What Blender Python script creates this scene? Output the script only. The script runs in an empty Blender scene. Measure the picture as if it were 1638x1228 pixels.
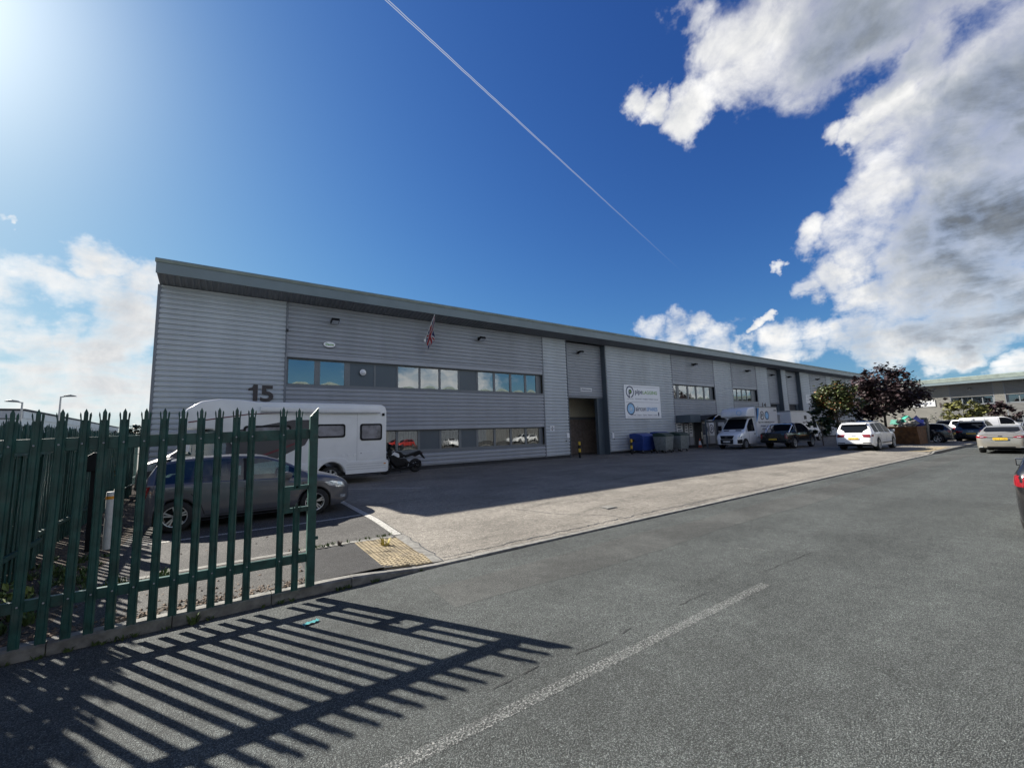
import bpy, bmesh, math, random
from mathutils import Vector, Matrix
from mathutils.bvhtree import BVHTree
RAD = math.radians
random.seed(7)
sc = bpy.context.scene
col = sc.collection

# ---------------------------------------------------------------- camera
YAW, PITCH, ROLL = 0.9603406, 0.1175701, -0.0305259
cam_d = bpy.data.cameras.new('camera')
cam = bpy.data.objects.new('camera', cam_d)
col.objects.link(cam)
fw = Vector((math.cos(YAW)*math.cos(PITCH), math.sin(YAW)*math.cos(PITCH), math.sin(PITCH)))
r0 = Vector((math.sin(YAW), -math.cos(YAW), 0))
u0 = r0.cross(fw)
rt = r0*math.cos(ROLL) + u0*math.sin(ROLL)
up = -r0*math.sin(ROLL) + u0*math.cos(ROLL)
cam.matrix_world = Matrix(((rt.x, up.x, -fw.x, 0), (rt.y, up.y, -fw.y, 0), (rt.z, up.z, -fw.z, 1.9), (0, 0, 0, 1)))
cam_d.sensor_width = 36
cam_d.lens = 660.87/1638*36
cam_d.clip_start = 0.05
cam_d.clip_end = 6000
sc.camera = cam

# ---------------------------------------------------------------- sky, clouds, sun
SUN = Vector((-1.638, 2.844, 2.31)).normalized()
SKY_STRENGTH = 0.075
EXPOSURE = 1.55
CLOUDS = [(0.635,0.447,0.63,1.43),(0.67,0.421,0.611,1.26),(0.71,0.405,0.576,1.78),(0.713,0.372,0.594,1.71),(0.724,0.336,0.603,2.03),(0.737,0.29,0.611,2.67),(0.759,0.239,0.606,3.23),(0.637,0.328,0.698,1.72),(0.674,0.325,0.663,1.55),(0.696,0.287,0.659,3.39),(0.72,0.232,0.654,4.04),(0.764,0.175,0.621,3.84),(0.762,0.197,0.617,3.47),(0.784,0.14,0.605,3.23),(0.784,0.101,0.613,3.61),(0.685,0.201,0.7,4.05),(0.722,0.111,0.683,5.0),(0.79,0.039,0.612,3.91),(0.84,0.102,0.532,2.18),(0.855,0.138,0.499,1.81),(0.862,0.165,0.478,1.29),(0.845,0.21,0.493,1.14),(0.859,0.188,0.477,1.12),(0.887,0.101,0.451,3.34),(0.87,0.051,0.49,3.95),(0.869,0.012,0.495,3.42),(0.906,0.139,0.4,3.05),(0.904,0.165,0.395,2.0),(0.907,0.196,0.373,2.1),(0.928,0.071,0.366,4.49),(0.92,0.02,0.391,3.56),(0.915,0.226,0.334,1.97),(0.934,0.175,0.31,3.35),(0.9,0.273,0.338,1.44),(0.926,0.259,0.273,1.82),(0.92,0.297,0.255,1.33),(0.89,0.329,0.314,0.56),(0.951,0.224,0.213,1.9),(0.944,0.237,0.229,1.62),(0.961,0.158,0.227,3.61),(0.965,0.089,0.247,4.63),(0.956,0.037,0.29,3.7),(0.82,0.516,0.247,1.53),(0.821,0.53,0.212,1.85),(0.79,0.572,0.223,1.59),(0.844,0.487,0.225,1.2),(0.874,0.446,0.191,1.93),(0.89,0.415,0.189,1.13),(0.865,0.47,0.175,1.87),(0.901,0.378,0.215,0.54),(0.919,0.361,0.159,1.78),(0.935,0.316,0.16,1.61),(0.947,0.278,0.162,1.54),(0.956,0.242,0.165,1.78),(0.968,0.2,0.149,2.34),(0.978,0.149,0.147,2.71),(0.983,0.102,0.151,2.52),(0.985,0.058,0.16,2.35),(0.98,0.17,0.1,1.4),(0.986,0.131,0.101,1.16),(0.995,0.072,0.072,1.08),(-0.189,0.929,0.317,1.64),(-0.203,0.932,0.301,1.1),(-0.167,0.937,0.308,1.05),(-0.139,0.946,0.292,1.76),(-0.273,0.926,0.261,1.63),(-0.243,0.934,0.263,1.71),(-0.21,0.944,0.253,1.91),(-0.17,0.954,0.247,2.57),(-0.129,0.968,0.217,2.96),(-0.156,0.972,0.175,2.64),(-0.185,0.976,0.119,2.9),(-0.269,0.95,0.157,1.93),(-0.228,0.958,0.175,1.77),(-0.249,0.962,0.113,2.14),(-0.275,0.957,0.087,2.27),(-0.211,0.975,0.075,2.52),(-0.137,0.986,0.095,3.09),(-0.317,0.915,0.249,2.53),(-0.346,0.925,0.156,3.63),(-0.379,0.922,0.084,4.5),(-0.282,0.903,0.325,0.35),
 # rest of the sky behind the photographer; clouds added and enlarged for fill light
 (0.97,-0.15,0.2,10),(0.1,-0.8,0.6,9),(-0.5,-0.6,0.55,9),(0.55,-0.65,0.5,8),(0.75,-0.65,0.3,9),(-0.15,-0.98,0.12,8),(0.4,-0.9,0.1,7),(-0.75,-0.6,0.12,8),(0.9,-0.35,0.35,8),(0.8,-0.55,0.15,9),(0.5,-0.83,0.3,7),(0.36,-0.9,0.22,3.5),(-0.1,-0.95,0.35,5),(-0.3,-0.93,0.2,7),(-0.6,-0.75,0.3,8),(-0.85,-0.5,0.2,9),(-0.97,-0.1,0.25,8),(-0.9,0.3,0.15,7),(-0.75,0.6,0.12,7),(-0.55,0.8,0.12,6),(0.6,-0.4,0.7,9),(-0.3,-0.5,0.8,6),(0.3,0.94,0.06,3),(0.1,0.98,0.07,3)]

SHADE = [(0.786,0.141,0.603,4.63,0.85),(0.898,0.026,0.438,4.11,0.9),(0.807,0.091,0.583,3.47,0.7),(0.955,0.066,0.29,4.47,1.0),(0.945,0.127,0.3,3.62,0.7),(0.979,0.123,0.162,3.25,0.7),(0.978,0.07,0.195,3.3,0.8),(0.948,0.19,0.254,2.17,0.5),(0.969,0.101,0.224,3.47,0.6),(0.746,0.201,0.635,2.3,0.3),(0.937,0.033,0.348,2.55,0.6),(0.957,0.243,0.157,2.32,0.45),(0.887,0.427,0.175,1.89,0.25),(0.876,0.136,0.463,1.63,0.3),(-0.145,0.973,0.182,3.36,0.9),(-0.184,0.977,0.108,3.17,0.6),(-0.126,0.961,0.244,2.27,0.7),(-0.253,0.958,0.133,1.89,0.5),(-0.214,0.964,0.157,1.5,0.4),(-0.133,0.986,0.1,2.82,0.6)]

world = bpy.data.worlds.new('World')
sc.world = world
world.use_nodes = True
wt = world.node_tree
wt.nodes.clear()

class NT:
    """small helper to chain shader nodes"""
    def __init__(s, tree): s.t = tree
    def n(s, typ, ins=None, **props):
        nd = s.t.nodes.new(typ)
        for k, v in props.items(): setattr(nd, k, v)
        for k, v in (ins or {}).items():
            sk = nd.inputs[k]
            if isinstance(v, bpy.types.NodeSocket): s.t.links.new(v, sk)
            else: sk.default_value = v
        return nd
    def math(s, op, a, b=0.0, c=0.0, clamp=False):
        return s.n('ShaderNodeMath', {0: a, 1: b, 2: c}, operation=op, use_clamp=clamp).outputs[0]
    def vmath(s, op, a, b=(0, 0, 0), out=0):
        return s.n('ShaderNodeVectorMath', {0: a, 1: b}, operation=op).outputs[out]
    def rng(s, v, a, b, c=0.0, d=1.0, smooth=True):
        return s.n('ShaderNodeMapRange', {'Value': v, 'From Min': a, 'From Max': b, 'To Min': c, 'To Max': d}, interpolation_type='SMOOTHSTEP' if smooth else 'LINEAR').outputs[0]
    def mix(s, f, a, b, blend='MIX'):
        nd = s.n('ShaderNodeMix', data_type='RGBA', blend_type=blend)
        for sk, v in ((nd.inputs[0], f), (nd.inputs[6], a), (nd.inputs[7], b)):
            if isinstance(v, bpy.types.NodeSocket): s.t.links.new(v, sk)
            else: sk.default_value = v if not isinstance(v, (tuple, list)) or len(v) == 4 else (*v, 1)
        return nd.outputs[2]
    def noise(s, vec, scale, detail=4, rough=.55, dist=0.0, out=0):
        return s.n('ShaderNodeTexNoise', {'Vector': vec, 'Scale': scale, 'Detail': detail, 'Roughness': rough, 'Distortion': dist}).outputs[out]

W = NT(wt)
sky = W.n('ShaderNodeTexSky', sky_type='NISHITA', sun_disc=False, sun_elevation=math.asin(SUN.z), sun_rotation=math.atan2(SUN.x, SUN.y), altitude=50, air_density=1.0, dust_density=0.7, ozone_density=2.5)
skg = W.n('ShaderNodeGamma', {'Color': sky.outputs[0], 'Gamma': 1.5}).outputs[0]
skx = W.vmath('MULTIPLY', skg, (.033, .057, .110))
skyc = W.vmath('MULTIPLY', W.vmath('DIVIDE', skx, W.vmath('MULTIPLY_ADD', skx, (.8, .85, .95))), (4.5, 4.5, 4.5))
skyc.node.inputs[0].links[0].from_node.inputs[1].links[0].from_node.inputs[2].default_value = (1, 1, 1)
tc = W.n('ShaderNodeTexCoord').outputs['Generated']
dirn = W.vmath('NORMALIZE', tc)
sep = W.n('ShaderNodeSeparateXYZ', {0: dirn})
zz = W.math('MAXIMUM', sep.outputs[2], 0.0)
den = W.math('ADD', zz, 0.16)
flat = W.n('ShaderNodeCombineXYZ', {0: W.math('DIVIDE', sep.outputs[0], den), 1: W.math('DIVIDE', sep.outputs[1], den), 2: 0.0}).outputs[0]
dense = None
# cloud cover: rounded masses in given directions, broken up by noise
warp = W.vmath('SCALE', W.vmath('SUBTRACT', W.noise(dirn, 9.0, 5, .6, out=1), (.5, .5, .5)))
warp.node.inputs[3].default_value = 0.16
wd = W.vmath('NORMALIZE', W.vmath('ADD', dirn, warp))
acc = None
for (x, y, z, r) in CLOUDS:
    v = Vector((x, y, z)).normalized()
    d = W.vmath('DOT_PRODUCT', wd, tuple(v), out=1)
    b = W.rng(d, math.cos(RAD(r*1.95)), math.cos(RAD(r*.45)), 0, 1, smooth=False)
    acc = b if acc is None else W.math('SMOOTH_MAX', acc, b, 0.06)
n1 = W.noise(flat, 2.6, 9, .62, .25)
n2 = W.noise(dirn, 9.0, 9, .62, .3)
nz = W.math('ADD', W.math('MULTIPLY', n1, .55), W.math('MULTIPLY', n2, .45))
dens = W.math('ADD', W.math('MULTIPLY', acc, 1.45), W.math('MULTIPLY_ADD', nz, 3.3, -2.42))
alpha = W.rng(dens, -.16, 1.0)
# self shading of the clouds: thick parts grey, sunward edges bright
shift = W.vmath('SUBTRACT', dirn, tuple(SUN*0.03))
n3 = W.noise(shift, 9.0, 7, .6, .3)
n4 = W.noise(flat, 1.3, 6, .6, .4)
relief = W.math('MULTIPLY', W.math('SUBTRACT', n2, n3), .6)
thick = W.rng(dens, .15, .95)
shd = None
for (x, y, z, r, w) in SHADE:
    d = W.vmath('DOT_PRODUCT', wd, tuple(Vector((x, y, z)).normalized()), out=1)
    b = W.rng(d, math.cos(RAD(r*1.8)), math.cos(RAD(r*.25)), 0, w*(.38 if y > .9 else 1.0))
    shd = b if shd is None else W.math('SMOOTH_MAX', shd, b, .2)
shd = W.math('MAXIMUM', shd, W.math('MULTIPLY', W.rng(n4, .45, .7), .22))
shd = W.math('MULTIPLY', shd, W.rng(n2, .25, .7, 1.08, .88))
lum = W.math('ADD', W.math('MULTIPLY_ADD', W.math('MULTIPLY', thick, shd), -0.88, 1.02), relief)
fill_gain = W.rng(W.vmath('DOT_PRODUCT', dirn, tuple(SUN), out=1), -1.0, .0, 1.6, 1.0)  # clouds opposite the sun brightened, mostly unseen ones, to lift the fill light
lum = W.math('MAXIMUM', W.math('MULTIPLY', lum, fill_gain), .22)
ccol = W.mix(W.rng(lum, .3, 1.0), (.76, .86, 1.0), (1.0, .995, .98))
cloudc = W.n('ShaderNodeVectorMath', {0: ccol, 'Scale': W.math('MULTIPLY', lum, 4.5)}, operation='SCALE').outputs[0]
ang = W.math('ARCCOSINE', W.vmath('DOT_PRODUCT', dirn, tuple(SUN), out=1))
aur = W.math('MULTIPLY', W.math('POWER', 2.718, W.math('MULTIPLY', W.math('POWER', W.math('DIVIDE', ang, RAD(10.5)), 2.0), -1.0)), 3.2)
skyc = W.vmath('ADD', skyc, W.n('ShaderNodeVectorMath', {0: (1.0, .99, .96), 'Scale': aur}, operation='SCALE').outputs[0])
mixed = W.mix(alpha, skyc, cloudc)
# vapour trail: two thin lines along a great circle
N = Vector((-.2276, .7745, -.5902)); A0 = Vector((.2005, .6304, .7499)); T0 = Vector((.9529, .0523, -.2987))
off = W.math('ADD', W.vmath('DOT_PRODUCT', dirn, tuple(N), out=1), W.math('MULTIPLY', W.math('SUBTRACT', W.noise(dirn, 40, 2), .5), .0012))
along = W.math('ARCTAN2', W.vmath('DOT_PRODUCT', dirn, tuple(T0), out=1), W.vmath('DOT_PRODUCT', dirn, tuple(A0), out=1))
sepw = W.rng(along, -.2, .75, .0019, .0002, smooth=False)
line = W.math('ABSOLUTE', W.math('SUBTRACT', W.math('ABSOLUTE', off), sepw))
tr = W.math('MULTIPLY', W.rng(line, 0.0, .0011, 1, 0), W.math('MULTIPLY', W.rng(along, .1, .76, .75, 0, smooth=False), W.rng(along, -.7, -.2, 0, 1)))
mixed = W.mix(tr, mixed, (3.2, 3.3, 3.4))
bg = W.n('ShaderNodeBackground', {'Color': mixed, 'Strength': SKY_STRENGTH})
wo = W.n('ShaderNodeOutputWorld', {'Surface': bg.outputs[0]})
world.cycles.sampling_method = 'MANUAL'
world.cycles.sample_map_resolution = 1024

sun_d = bpy.data.lights.new('sun', 'SUN')
sun_d.energy = 4.6
sun_d.angle = RAD(0.53)
sun_d.color = (1.0, .945, .86)
sun = bpy.data.objects.new('sun', sun_d)
sun.rotation_euler = SUN.to_track_quat('Z', 'Y').to_euler()
sun.location = (-20, 30, 40)
col.objects.link(sun)

vs = sc.view_settings
vs.view_transform = 'Standard'; vs.look = 'None'; vs.exposure = EXPOSURE; vs.gamma = 1; vs.use_curve_mapping = False
sc.cycles.max_bounces = 6
sc.cycles.transparent_max_bounces = 16

# ---------------------------------------------------------------- materials
def M(name, c, rough=.6, metal=0.0, var=.12, scale=4, bump=0.0, bs=60, coat=0.0, spec=.5, c2=None, detail=5, bdist=.02, dirt=0.0, stretch=None):
    m = bpy.data.materials.new(name); m.use_nodes = True
    t = NT(m.node_tree); b = m.node_tree.nodes['Principled BSDF']
    pos = t.n('ShaderNodeNewGeometry').outputs['Position']
    if stretch: pos = t.vmath('MULTIPLY', pos, stretch)
    nz = t.noise(pos, scale, detail, .6)
    f = t.rng(nz, .3, .7)
    lo = tuple(min(1, x*(1-var)) for x in c); hi = c2 or tuple(min(1, x*(1+var)) for x in c)
    cc = t.mix(f, lo, hi)
    if dirt:
        d2 = t.rng(t.noise(pos, scale*.37+.6, 7, .7), .52, .78)
        cc = t.mix(t.math('MULTIPLY', d2, dirt), cc, (.11, .10, .085))
    t.t.links.new(cc, b.inputs['Base Color'])
    b.inputs['Roughness'].default_value = rough; b.inputs['Metallic'].default_value = metal
    b.inputs['Coat Weight'].default_value = coat; b.inputs['Coat Roughness'].default_value = .06
    b.inputs['Specular IOR Level'].default_value = spec
    if bump:
        bn = t.n('ShaderNodeBump', {'Strength': bump, 'Distance': bdist, 'Height': t.noise(pos, bs, 3, .6)})
        t.t.links.new(bn.outputs[0], b.inputs['Normal'])
    return m

def asphalt(name, base, stone=95.0, light=1.9, wear=.25, tint=(1, 1, 1), bump=.8, paint=None, tracks=None, midv=.13, stain=0.0):
    m = bpy.data.materials.new(name); m.use_nodes = True
    t = NT(m.node_tree); b = m.node_tree.nodes['Principled BSDF']
    pos = t.n('ShaderNodeNewGeometry').outputs['Position']
    wob = t.vmath('ADD', pos, t.vmath('SCALE', t.noise(pos, 40, 2, out=1)))
    wob.node.inputs[1].links[0].from_node.inputs[3].default_value = .012
    vo = t.n('ShaderNodeTexVoronoi', {'Vector': wob, 'Scale': stone, 'Randomness': 1.0}, feature='F1')
    rnd = t.n('ShaderNodeSeparateColor', {0: vo.outputs['Color']}).outputs[0]
    edge = t.rng(vo.outputs['Distance'], .2, .62, 1, .28)
    val = t.math('MULTIPLY', t.rng(rnd, 0, 1, .68, light*.95, smooth=False), edge)
    big = t.rng(t.noise(pos, .55, 6, .62), .3, .72, 1-wear, 1+wear)
    mid = t.rng(t.noise(pos, 6 if midv < .2 else 11, 6, .65), .3, .7, 1-midv, 1+midv)
    val = t.math('MULTIPLY', val, t.math('MULTIPLY', big, mid))
    if stain:
        sn = t.rng(t.noise(t.vmath('MULTIPLY', pos, (.35, 1.6, 1)), 1.1, 8, .7), .5, .72)
        val = t.math('MULTIPLY', val, t.math('SUBTRACT', 1.0, t.math('MULTIPLY', sn, stain)))
    bright = t.math('GREATER_THAN', rnd, .975)
    val = t.math('ADD', val, t.math('MULTIPLY', bright, .45))
    if tracks:
        yy = t.n('ShaderNodeSeparateXYZ', {0: pos}).outputs[1]
        for (c, wd, amt) in tracks:
            k = t.rng(t.math('ABSOLUTE', t.math('SUBTRACT', yy, t.math('MULTIPLY_ADD', t.noise(pos, .25, 2), .5, c-.25))), wd*.4, wd, amt, 1.0)
            val = t.math('MULTIPLY', val, k)
    cc = t.n('ShaderNodeVectorMath', {0: tuple(base[i]*tint[i] for i in range(3)), 'Scale': val}, operation='SCALE').outputs[0]
    if paint:
        pn = t.math('MULTIPLY', t.rng(t.noise(pos, 55, 5, .75), paint[3], paint[3]+.12), t.rng(rnd, .05, .35))
        cc = t.mix(pn, cc, paint[:3])
    t.t.links.new(cc, b.inputs['Base Color'])
    b.inputs['Roughness'].default_value = .85; b.inputs['Specular IOR Level'].default_value = .3
    bn = t.n('ShaderNodeBump', {'Strength': bump, 'Distance': .012, 'Height': t.math('ADD', t.rng(vo.outputs['Distance'], 0, .7, 1, 0), t.math('MULTIPLY', rnd, .5))})
    t.t.links.new(bn.outputs[0], b.inputs['Normal'])
    return m

def paint_car(name, c, metal=.0, rough=.35, dirt=.0, coat=.8):
    return M(name, c, rough=rough, metal=metal, var=.04, scale=2, coat=coat, dirt=dirt)

def glass_mat(name, tint=(.30, .36, .36), refl=.10, rough=.02, wav=0.0, wscale=.7):
    m = bpy.data.materials.new(name); m.use_nodes = True
    t = NT(m.node_tree); m.node_tree.nodes.remove(m.node_tree.nodes['Principled BSDF'])
    out = m.node_tree.nodes['Material Output']
    fr = t.n('ShaderNodeLayerWeight', {'Blend': .28}).outputs['Fresnel']
    fac = t.math('ADD', t.math('MULTIPLY', fr, 1.0-refl), refl, clamp=True)
    g = t.n('ShaderNodeBsdfGlossy', {'Color': (.9, .94, .96, 1), 'Roughness': rough})
    if wav:
        pos = t.n('ShaderNodeNewGeometry').outputs['Position']
        bn = t.n('ShaderNodeBump', {'Strength': wav, 'Distance': .02, 'Height': t.noise(pos, wscale, 2)})
        t.t.links.new(bn.outputs[0], g.inputs['Normal'])
    tr = t.n('ShaderNodeBsdfTransparent', {'Color': (*tint, 1)})
    mx = t.n('ShaderNodeMixShader', {0: fac, 1: tr.outputs[0], 2: g.outputs[0]})
    t.t.links.new(mx.outputs[0], out.inputs[0])
    return m

MT = {}
MT['road'] = asphalt('road_asphalt', (.122, .134, .128), stone=112, wear=.2, light=1.8, stain=.16, tracks=[(3.45, .42, 1.10), (5.0, .4, 1.07), (4.72, .5, .88), (1.2, .45, 1.09), (.3, .4, .94)])
MT['patch'] = asphalt('patched_asphalt', (.112, .117, .110), stone=170, wear=.3, bump=.4, light=1.5)
MT['line'] = asphalt('worn_road_paint', (.122, .132, .126), stone=112, paint=(.31, .315, .30, .49))
MT['line2'] = asphalt('bay_paint', (.12, .115, .105), stone=120, paint=(.46, .45, .41, .36), bump=.3)
MT['carpark'] = asphalt('car_park_asphalt', (.108, .104, .096), stone=110, wear=.25, bump=.5)
MT['footpath'] = asphalt('footpath_tarmac', (.058, .058, .058), stone=130, wear=.2, bump=.4, light=1.5)
MT['yard'] = asphalt('yard_concrete', (.375, .345, .295), stone=120, light=1.3, wear=.2, bump=.25, midv=.2, stain=.42)
MT['kerb'] = M('kerb_concrete', (.17, .165, .148), rough=.9, var=.3, scale=9, bump=.7, bs=110, dirt=.85, bdist=.01)
MT['tactile'] = M('buff_tactile_concrete', (.235, .19, .115), rough=.9, var=.35, scale=7, bump=.6, bs=120, dirt=.95, bdist=.006)
MT['soil'] = M('soil', (.055, .042, .03), rough=1, var=.5, scale=14, bump=1, bs=35, c2=(.12, .095, .07), bdist=.05)
MT['terrain'] = M('terrain', (.085, .085, .075), rough=1, var=.3, scale=.05)
MT['clad_light'] = M('silver_cladding', (.475, .51, .54), rough=.42, metal=.0, var=.07, scale=.9, spec=.5, dirt=.2, stretch=(1, 1, .12))
MT['clad_dark'] = M('slate_cladding', (.345, .365, .40), rough=.42, var=.07, scale=.9, dirt=.2, stretch=(1, 1, .12))
MT['clad_stone'] = M('stone_grey_cladding', (.215, .21, .19), rough=.45, var=.06, scale=.6, dirt=.1)
MT['fascia'] = M('fascia_grey_green', (.165, .21, .225), rough=.4, var=.08, scale=.8, dirt=.1)
MT['capping'] = M('capping_green', (.21, .25, .225), rough=.45, var=.15, scale=1.5, dirt=.3)
MT['flash'] = M('flashing_grey', (.165, .18, .2), rough=.45, var=.06, scale=1)
MT['infill'] = M('infill_panel_slate', (.075, .098, .118), rough=.35, var=.05, scale=1)
MT['frame'] = M('window_frame_grey', (.16, .175, .185), rough=.4, var=.05, scale=3)
MT['plinth'] = M('plinth_dark', (.035, .037, .042), rough=.8, var=.2, scale=6)
MT['roofsheet'] = M('roof_sheet', (.30, .32, .32), rough=.5, var=.1, scale=.4)
MT['room'] = M('dark_interior', (.06, .06, .062), rough=.9, var=.3, scale=.7)
MT['blind'] = M('blind_fabric', (.27, .27, .26), rough=.9, var=.1, scale=5)
MT['brick'] = M('blockwork_brown', (.26, .215, .19), rough=.95, var=.2, scale=6, bump=.4)
MT['cream'] = M('cream_interior_board', (.62, .58, .46), rough=.8, var=.05, scale=1)
MT['win'] = glass_mat('window_glass', (.42, .48, .50), refl=.26, rough=.012, wav=.16, wscale=.9)
MT['win_low'] = glass_mat('ground_floor_glass', (.6, .64, .64), refl=.17, rough=.012, wav=.12)
MT['carglass'] = glass_mat('car_glass', (.42, .55, .52), refl=.07)
MT['darkglass'] = M('tinted_car_glass', (.008, .010, .014), rough=.12, var=.0, spec=.15)
MT['darkglass'].node_tree.nodes['Principled BSDF'].inputs['IOR'].default_value = 1.12
MT['black'] = M('black_plastic', (.011, .011, .012), rough=.5, var=.2, scale=10, spec=.2)
MT['rubber'] = M('tyre_rubber', (.016, .016, .016), rough=.8, var=.25, scale=20)
MT['alloy'] = M('alloy_silver', (.56, .57, .58), rough=.3, metal=.75, var=.05)
MT['chrome'] = M('chrome', (.75, .76, .78), rough=.12, metal=1, var=.02)
MT['red'] = M('red_lens', (.17, .008, .012), rough=.12, var=.1, scale=20, coat=.6)
MT['clear'] = M('clear_lens', (.55, .58, .6), rough=.08, metal=.5, var=.35, scale=25, coat=1)
MT['amber'] = M('amber_lens', (.6, .22, .02), rough=.2, var=.1)
MT['yplate'] = M('yellow_plate', (.72, .46, .04), rough=.4, var=.05)
MT['wplate'] = M('white_plate', (.74, .74, .72), rough=.4, var=.05)
MT['ink'] = M('black_ink', (.012, .012, .014), rough=.6, var=.0)
MT['white'] = M('white_gloss', (.76, .77, .77), rough=.35, var=.03, scale=2, coat=.4)
MT['signwhite'] = M('sign_white', (.85, .86, .87), rough=.5, var=.02, scale=2)
MT['green'] = M('palisade_green', (.012, .058, .048), rough=.42, var=.34, scale=7, bump=.2, bs=60, dirt=.4, bdist=.006)
MT['greenold'] = M('old_palisade_green', (.013, .062, .053), rough=.5, var=.35, scale=9, dirt=.3)
MT['galv'] = M('galvanised_steel', (.34, .35, .36), rough=.45, metal=.5, var=.15, scale=15)
MT['grass'] = M('grass', (.055, .09, .02), rough=.8, var=.45, scale=20)
MT['weed'] = M('dry_weed', (.36, .30, .07), rough=.8, var=.3, scale=20)
MT['debris'] = M('leaf_litter', (.14, .10, .07), rough=.95, var=.6, scale=25)
MT['bark'] = M('bark', (.10, .08, .062), rough=.95, var=.35, scale=20, bump=.6, bs=40)
MT['yellow'] = M('safety_yellow', (.62, .40, .03), rough=.5, var=.15, scale=12, dirt=.3)
MT['orange'] = M('orange_band', (.75, .30, .02), rough=.5)
MT['navy'] = M('navy_print', (.015, .03, .09), rough=.5, var=0)
MT['pgreen'] = M('green_print', (.13, .33, .035), rough=.5, var=0)
MT['pblue'] = M('blue_print', (.05, .25, .55), rough=.5, var=0)
MT['lblue'] = M('pale_blue_print', (.30, .55, .80), rough=.5, var=.1, scale=8)
MT['numeral'] = M('numeral_brown', (.045, .036, .034), rough=.5, var=.1)

# ---------------------------------------------------------------- mesh helpers
def chain(o):
    m = Matrix()
    while o is not None:
        m = o.matrix_basis @ m if True else m
        o = o.parent
    return m

class MB:
    def __init__(s): s.v = []; s.f = []; s.mi = []
    def add(s, vs, fs, mi=0):
        k = len(s.v); s.v += [tuple(v) for v in vs]
        for f in fs: s.f.append([i+k for i in f]); s.mi.append(mi)
        return s
    def box(s, x0, x1, y0, y1, z0, z1, mi=0):
        x0, x1 = sorted((x0, x1)); y0, y1 = sorted((y0, y1)); z0, z1 = sorted((z0, z1))
        return s.add([(x0,y0,z0),(x1,y0,z0),(x1,y1,z0),(x0,y1,z0),(x0,y0,z1),(x1,y0,z1),(x1,y1,z1),(x0,y1,z1)],
                     [(3,2,1,0),(4,5,6,7),(0,1,5,4),(1,2,6,5),(2,3,7,6),(3,0,4,7)], mi)
    def quad(s, a, b, c, d, mi=0): return s.add([a, b, c, d], [(0,1,2,3)], mi)
    def prism(s, poly, axis, a0, a1, mi=0):
        n = len(poly)
        def P(p, a): return {'x': (a, p[0], p[1]), 'y': (p[0], a, p[1]), 'z': (p[0], p[1], a)}[axis]
        vs = [P(p, a0) for p in poly] + [P(p, a1) for p in poly]
        fs = [tuple(range(n))[::-1], tuple(range(n, 2*n))] + [(i, (i+1) % n, n+(i+1) % n, n+i) for i in range(n)]
        return s.add(vs, fs, mi)
    def tube(s, pts, r, n=8, mi=0, caps=True):
        pts = [Vector(p) for p in pts]
        rs = r if isinstance(r, (list, tuple)) else [r]*len(pts)
        k = len(s.v); prev = None
        for i, p in enumerate(pts):
            d = (pts[min(i+1, len(pts)-1)] - pts[max(i-1, 0)]).normalized()
            if prev is None: a = d.orthogonal().normalized()
            else: a = (prev - d*prev.dot(d)).normalized()
            prev = a; b = d.cross(a)
            for j in range(n):
                t = 2*math.pi*j/n
                s.v.append(tuple(p + (a*math.cos(t) + b*math.sin(t))*rs[i]))
        for i in range(len(pts)-1):
            for j in range(n):
                s.f.append([k+i*n+j, k+i*n+(j+1) % n, k+(i+1)*n+(j+1) % n, k+(i+1)*n+j]); s.mi.append(mi)
        if caps:
            s.f.append([k+j for j in range(n)][::-1]); s.mi.append(mi)
            e = k+(len(pts)-1)*n; s.f.append([e+j for j in range(n)]); s.mi.append(mi)
        return s
    def lathe(s, prof, c, axis='z', n=16, mi=0):
        k = len(s.v)
        for (r, h) in prof:
            for j in range(n):
                t = 2*math.pi*j/n; a, b = r*math.cos(t), r*math.sin(t)
                s.v.append({'z': (c[0]+a, c[1]+b, c[2]+h), 'y': (c[0]+a, c[1]+h, c[2]+b), 'x': (c[0]+h, c[1]+a, c[2]+b)}[axis])
        for i in range(len(prof)-1):
            for j in range(n):
                s.f.append([k+i*n+j, k+i*n+(j+1) % n, k+(i+1)*n+(j+1) % n, k+(i+1)*n+j]); s.mi.append(mi)
        return s
    def build(s, name, mats, parent=None, smooth=None, bevel=0.0, world=False, seg=2, recalc=False):
        mats = mats if isinstance(mats, (list, tuple)) else [mats]
        me = bpy.data.meshes.new(name)
        vs = s.v
        if world and parent is not None:
            inv = chain(parent).inverted(); vs = [tuple(inv @ Vector(v)) for v in vs]
        me.from_pydata(vs, [], s.f)
        for m in mats: me.materials.append(MT[m] if isinstance(m, str) else m)
        if len(mats) > 1: me.polygons.foreach_set('material_index', s.mi)
        if bevel or recalc:
            bm = bmesh.new(); bm.from_mesh(me)
            bmesh.ops.remove_doubles(bm, verts=bm.verts, dist=1e-5)
            bmesh.ops.recalc_face_normals(bm, faces=bm.faces)
            if bevel:
                ed = [e for e in bm.edges if len(e.link_faces) == 2 and e.calc_face_angle(0) > .5]
                bmesh.ops.bevel(bm, geom=ed, offset=bevel, segments=seg, profile=.6, affect='EDGES', clamp_overlap=True)
            bm.to_mesh(me); bm.free()
        if smooth is not None:
            me.polygons.foreach_set('use_smooth', [True]*len(me.polygons))
            me.set_sharp_from_angle(angle=RAD(smooth))
        me.update()
        o = bpy.data.objects.new(name, me); col.objects.link(o)
        if parent is not None: o.parent = parent
        return o

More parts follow.
